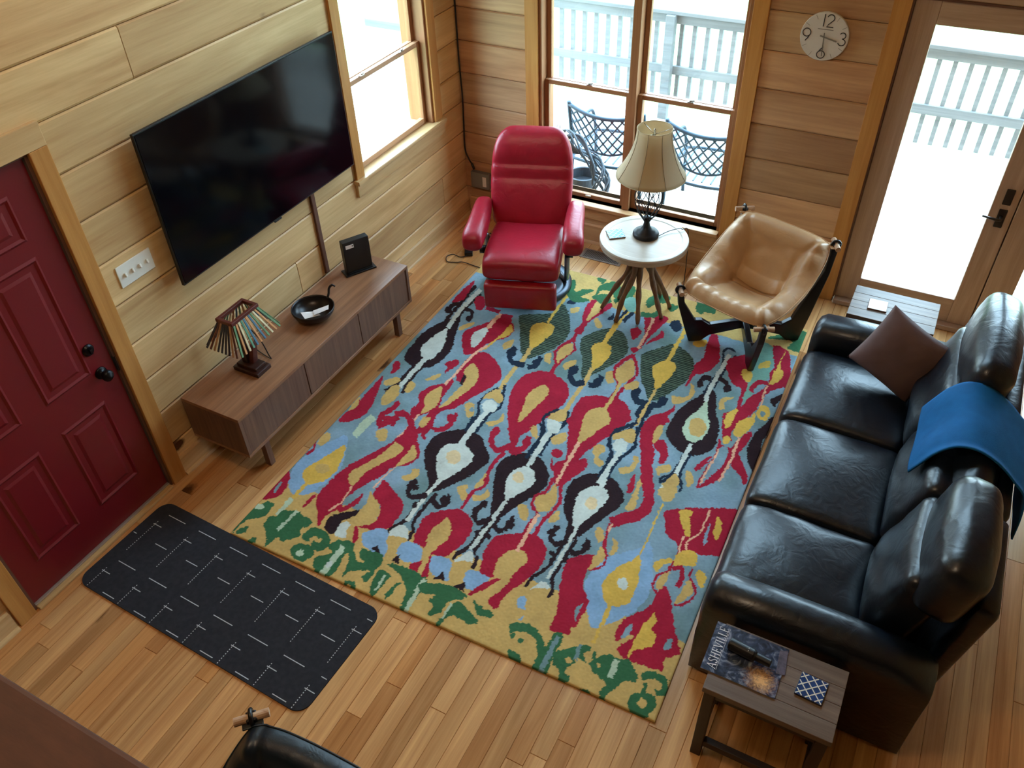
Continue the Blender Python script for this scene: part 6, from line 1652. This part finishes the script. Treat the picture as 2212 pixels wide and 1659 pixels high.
def patio_chair(x0, x1, label, z=DZ):
    W = (x1-x0)/2; r = thing('patio_chair', ((x0+x1)/2, 0.86, z), label, 'chair', group='patio chairs')
    k_ = dict(world=False)
    def bp_(u, v):     # curved back surface: u -1..1, v 0..1
        zz = 0.62+0.26*v
        sagv = 0.05*(1-u*u)*(v-0.1)
        return Vector((W*u, -0.06-0.07*(1-u*u)+0.02-0.06*v, zz-sagv-0.13*(1-u*u)*(1-v)))
    for s in (-1, 1):
        MB().tube([bp_(s,1.08), bp_(s,0.5), bp_(s,-0.02), (s*W*0.98, -0.02, 0.40), (s*W*0.96, -0.06, 0.0)], 0.017, 8).build('back_leg', M['patio'], r, smooth=True, **k_)
        MB().tube([(s*W*0.95, 0.46, 0.42), (s*W*0.93, 0.48, 0.0)], 0.015, 8).build('front_leg', M['patio'], r, smooth=True, **k_)
        MB().tube(crom([bp_(s,0.35), (s*W*1.03, 0.15, 0.64), (s*W*1.03, 0.42, 0.62), (s*W*0.95, 0.46, 0.42)], 5), 0.014, 8).build('arm', M['patio'], r, smooth=True, **k_)
    MB().tube([bp_(-1+2*q/16, 1.0) for q in range(17)], 0.017, 8).build('top_rail', M['patio'], r, smooth=True, **k_)
    lt = MB()
    for q in range(-5, 9):
        for sgn in (1, -1):
            P = []
            for t in range(15):
                v = t/14; u = sgn*(-1 + (q+v*3.2)*0.25)
                if -1 <= u <= 1: P.append(bp_(u, v*0.98))
            if len(P) > 2: lt.tube(P, 0.0075, 6)
    lt.tube([bp_(-1+2*q/16, 0.0) for q in range(17)], 0.010, 6)
    lt.build('back_lattice', M['patio'], r, smooth=True, **k_)
    seat = crom([(-W*0.97,-0.03,0.40),(-W*0.6,-0.10,0.40),(0,-0.13,0.40),(W*0.6,-0.10,0.40),(W*0.97,-0.03,0.40),(W*0.97,0.3,0.42),(W*0.9,0.47,0.42),(0,0.50,0.43),(-W*0.9,0.47,0.42),(-W*0.97,0.3,0.42)], 4, True)
    MB().tube(seat, 0.013, 8, True).build('seat_frame', M['patio'], r, smooth=True, **k_)
    ss = MB()
    for q in range(9):
        xx = -W*0.9+W*1.8*q/8; ss.bar((xx, -0.07, 0.405), (xx, 0.47, 0.422), 0.014, 0.006)
    ss.build('seat_slats', M['patio'], r, **k_)
    return r
patio_chair(0.575, 1.235, 'blue-grey metal lattice patio chair seen through the left window pane, behind the vine wreath')
patio_chair(1.43, 2.09, 'blue-grey metal lattice patio chair seen through the right window pane, behind the table lamp')
pt = MB()
pt.lathe([(0,0),(0.095,0),(0.118,0.34),(0.13,0.34),(0.13,0.38),(0.112,0.38),(0.105,0.30),(0,0.30)], (0.80, 0.575, DZ+0.001), 32)
tag(pt.build('planter', M['pot'], smooth=False), 'dark round planter on the deck behind the vine wreath', 'planter')
wr = MB(); rw = random.Random(5)
wc = Vector((0.70, 0.34, 0.265)); WR = 0.355
for q in range(12):
    ph = rw.random()*6.28; tw_ = rw.choice([3,4,5]); off = 0.035+0.03*rw.random(); P = []
    for s in range(60):
        a = 2*PI*s/60
        rr = WR+off*math.cos(tw_*a+ph)+0.012*math.sin(9*a+ph); yy = off*math.sin(tw_*a+ph)
        P.append(wc+Vector((rr*math.cos(a), yy+0.06*math.sin(a), rr*math.sin(a))))
    wr.tube(P, 0.007+0.004*rw.random(), 6, True)
for q in range(46):
    a = 2*PI*rw.random(); b0 = wc+Vector((WR*math.cos(a), 0.06*math.sin(a), WR*math.sin(a))); d = Vector((math.cos(a)+rw.uniform(-.8,.8), rw.uniform(-.6,.6), math.sin(a)+rw.uniform(-.8,.8))).normalized()
    P = [b0, b0+d*0.05+Vector((0,0,0.01)), b0+d*0.09+Vector((rw.uniform(-.03,.03),0,rw.uniform(-.03,.03)))]
    wr.tube(crom(P, 4), 0.0028, 5)
tag(wr.build('vine_wreath', M['vine'], smooth=True), 'large twisted grapevine wreath leaning outside the left pane of the back window', 'wreath')

# ================================================================== LIGHT
w = bpy.data.worlds.new('Daylight'); SC.world = w; w.use_nodes = True
nt = w.node_tree; bg = nt.nodes['Background']
tc = N(nt, 'ShaderNodeTexCoord'); se = N(nt, 'ShaderNodeSeparateXYZ'); L(nt, tc.outputs['Generated'], se.inputs[0])
rp = N(nt, 'ShaderNodeValToRGB'); e = rp.color_ramp.elements
e[0].position = 0.0; e[0].color = (0.60, 0.82, 0.80, 1); e[1].position = 0.9; e[1].color = (0.50, 0.78, 1.0, 1)
x = e.new(0.50); x.color = (0.66, 0.90, 0.95, 1); x = e.new(0.60); x.color = (0.56, 0.82, 1.0, 1)
mr = N(nt, 'ShaderNodeMapRange'); mr.inputs['From Min'].default_value = -1; L(nt, se.outputs['Z'], mr.inputs['Value']); L(nt, mr.outputs[0], rp.inputs['Fac'])
L(nt, rp.outputs['Color'], bg.inputs['Color']); bg.inputs['Strength'].default_value = WORLD_S
def portal(name, loc, sx, sy, rx, rz):
    l = bpy.data.lights.new(name, 'AREA'); l.shape = 'RECTANGLE'; l.size = sx; l.size_y = sy; l.cycles.is_portal = True
    o = bpy.data.objects.new(name, l); COL.objects.link(o); o.location = loc; o.rotation_euler = (math.radians(rx), 0, math.radians(rz))
    return o
#portal('portal_pair', (1.409, 0.22, 1.2), 1.47, 1.72, -90, 0)
#portal('portal_doors', (3.91, 0.22, 1.05), 1.78, 2.05, -90, 0)
#portal('portal_gable', (1.6, 0.22, 3.41), 1.8, 1.58, -90, 0)
#portal('portal_gable', (3.9, 0.22, 3.41), 1.8, 1.58, -90, 0)
#portal('portal_left', (-0.22, -0.86, 1.55), 0.92, 1.19, 0, 0).rotation_euler = (0, math.radians(-90), 0)
# added warm fill light over the near floor, no fixture behind it
for lx_, ly_ in LAMPS:
    l = bpy.data.lights.new('ceiling_lamp', 'POINT'); l.energy = LAMP_W; l.color = (1.0, 0.82, 0.60); l.shadow_soft_size = 0.35
    o = bpy.data.objects.new('ceiling_lamp', l); COL.objects.link(o); o.location = (lx_, ly_, 4.5)

# ================================================================== CAMERA
cam = bpy.data.cameras.new('camera'); co = bpy.data.objects.new('camera', cam); COL.objects.link(co)
cam.sensor_fit = 'HORIZONTAL'; cam.sensor_width = 36.0; cam.lens = 1797.37/2212*36.0; cam.clip_start = 0.05; cam.clip_end = 300
Rm = Matrix(((0.88496972, -0.28791076, 0.36597266), (0.46475078, 0.59490385, -0.65581715), (-0.02890174, 0.7504644, 0.66027864)))
co.matrix_world = Matrix.Translation((3.3507, -5.3684, 3.5739)) @ Rm.to_4x4()
SC.camera = co
SC.view_settings.view_transform = 'Standard'; SC.view_settings.look = 'None'; SC.view_settings.gamma = 1.0
SC.view_settings.use_curve_mapping = False; SC.view_settings.exposure = EXPOSURE
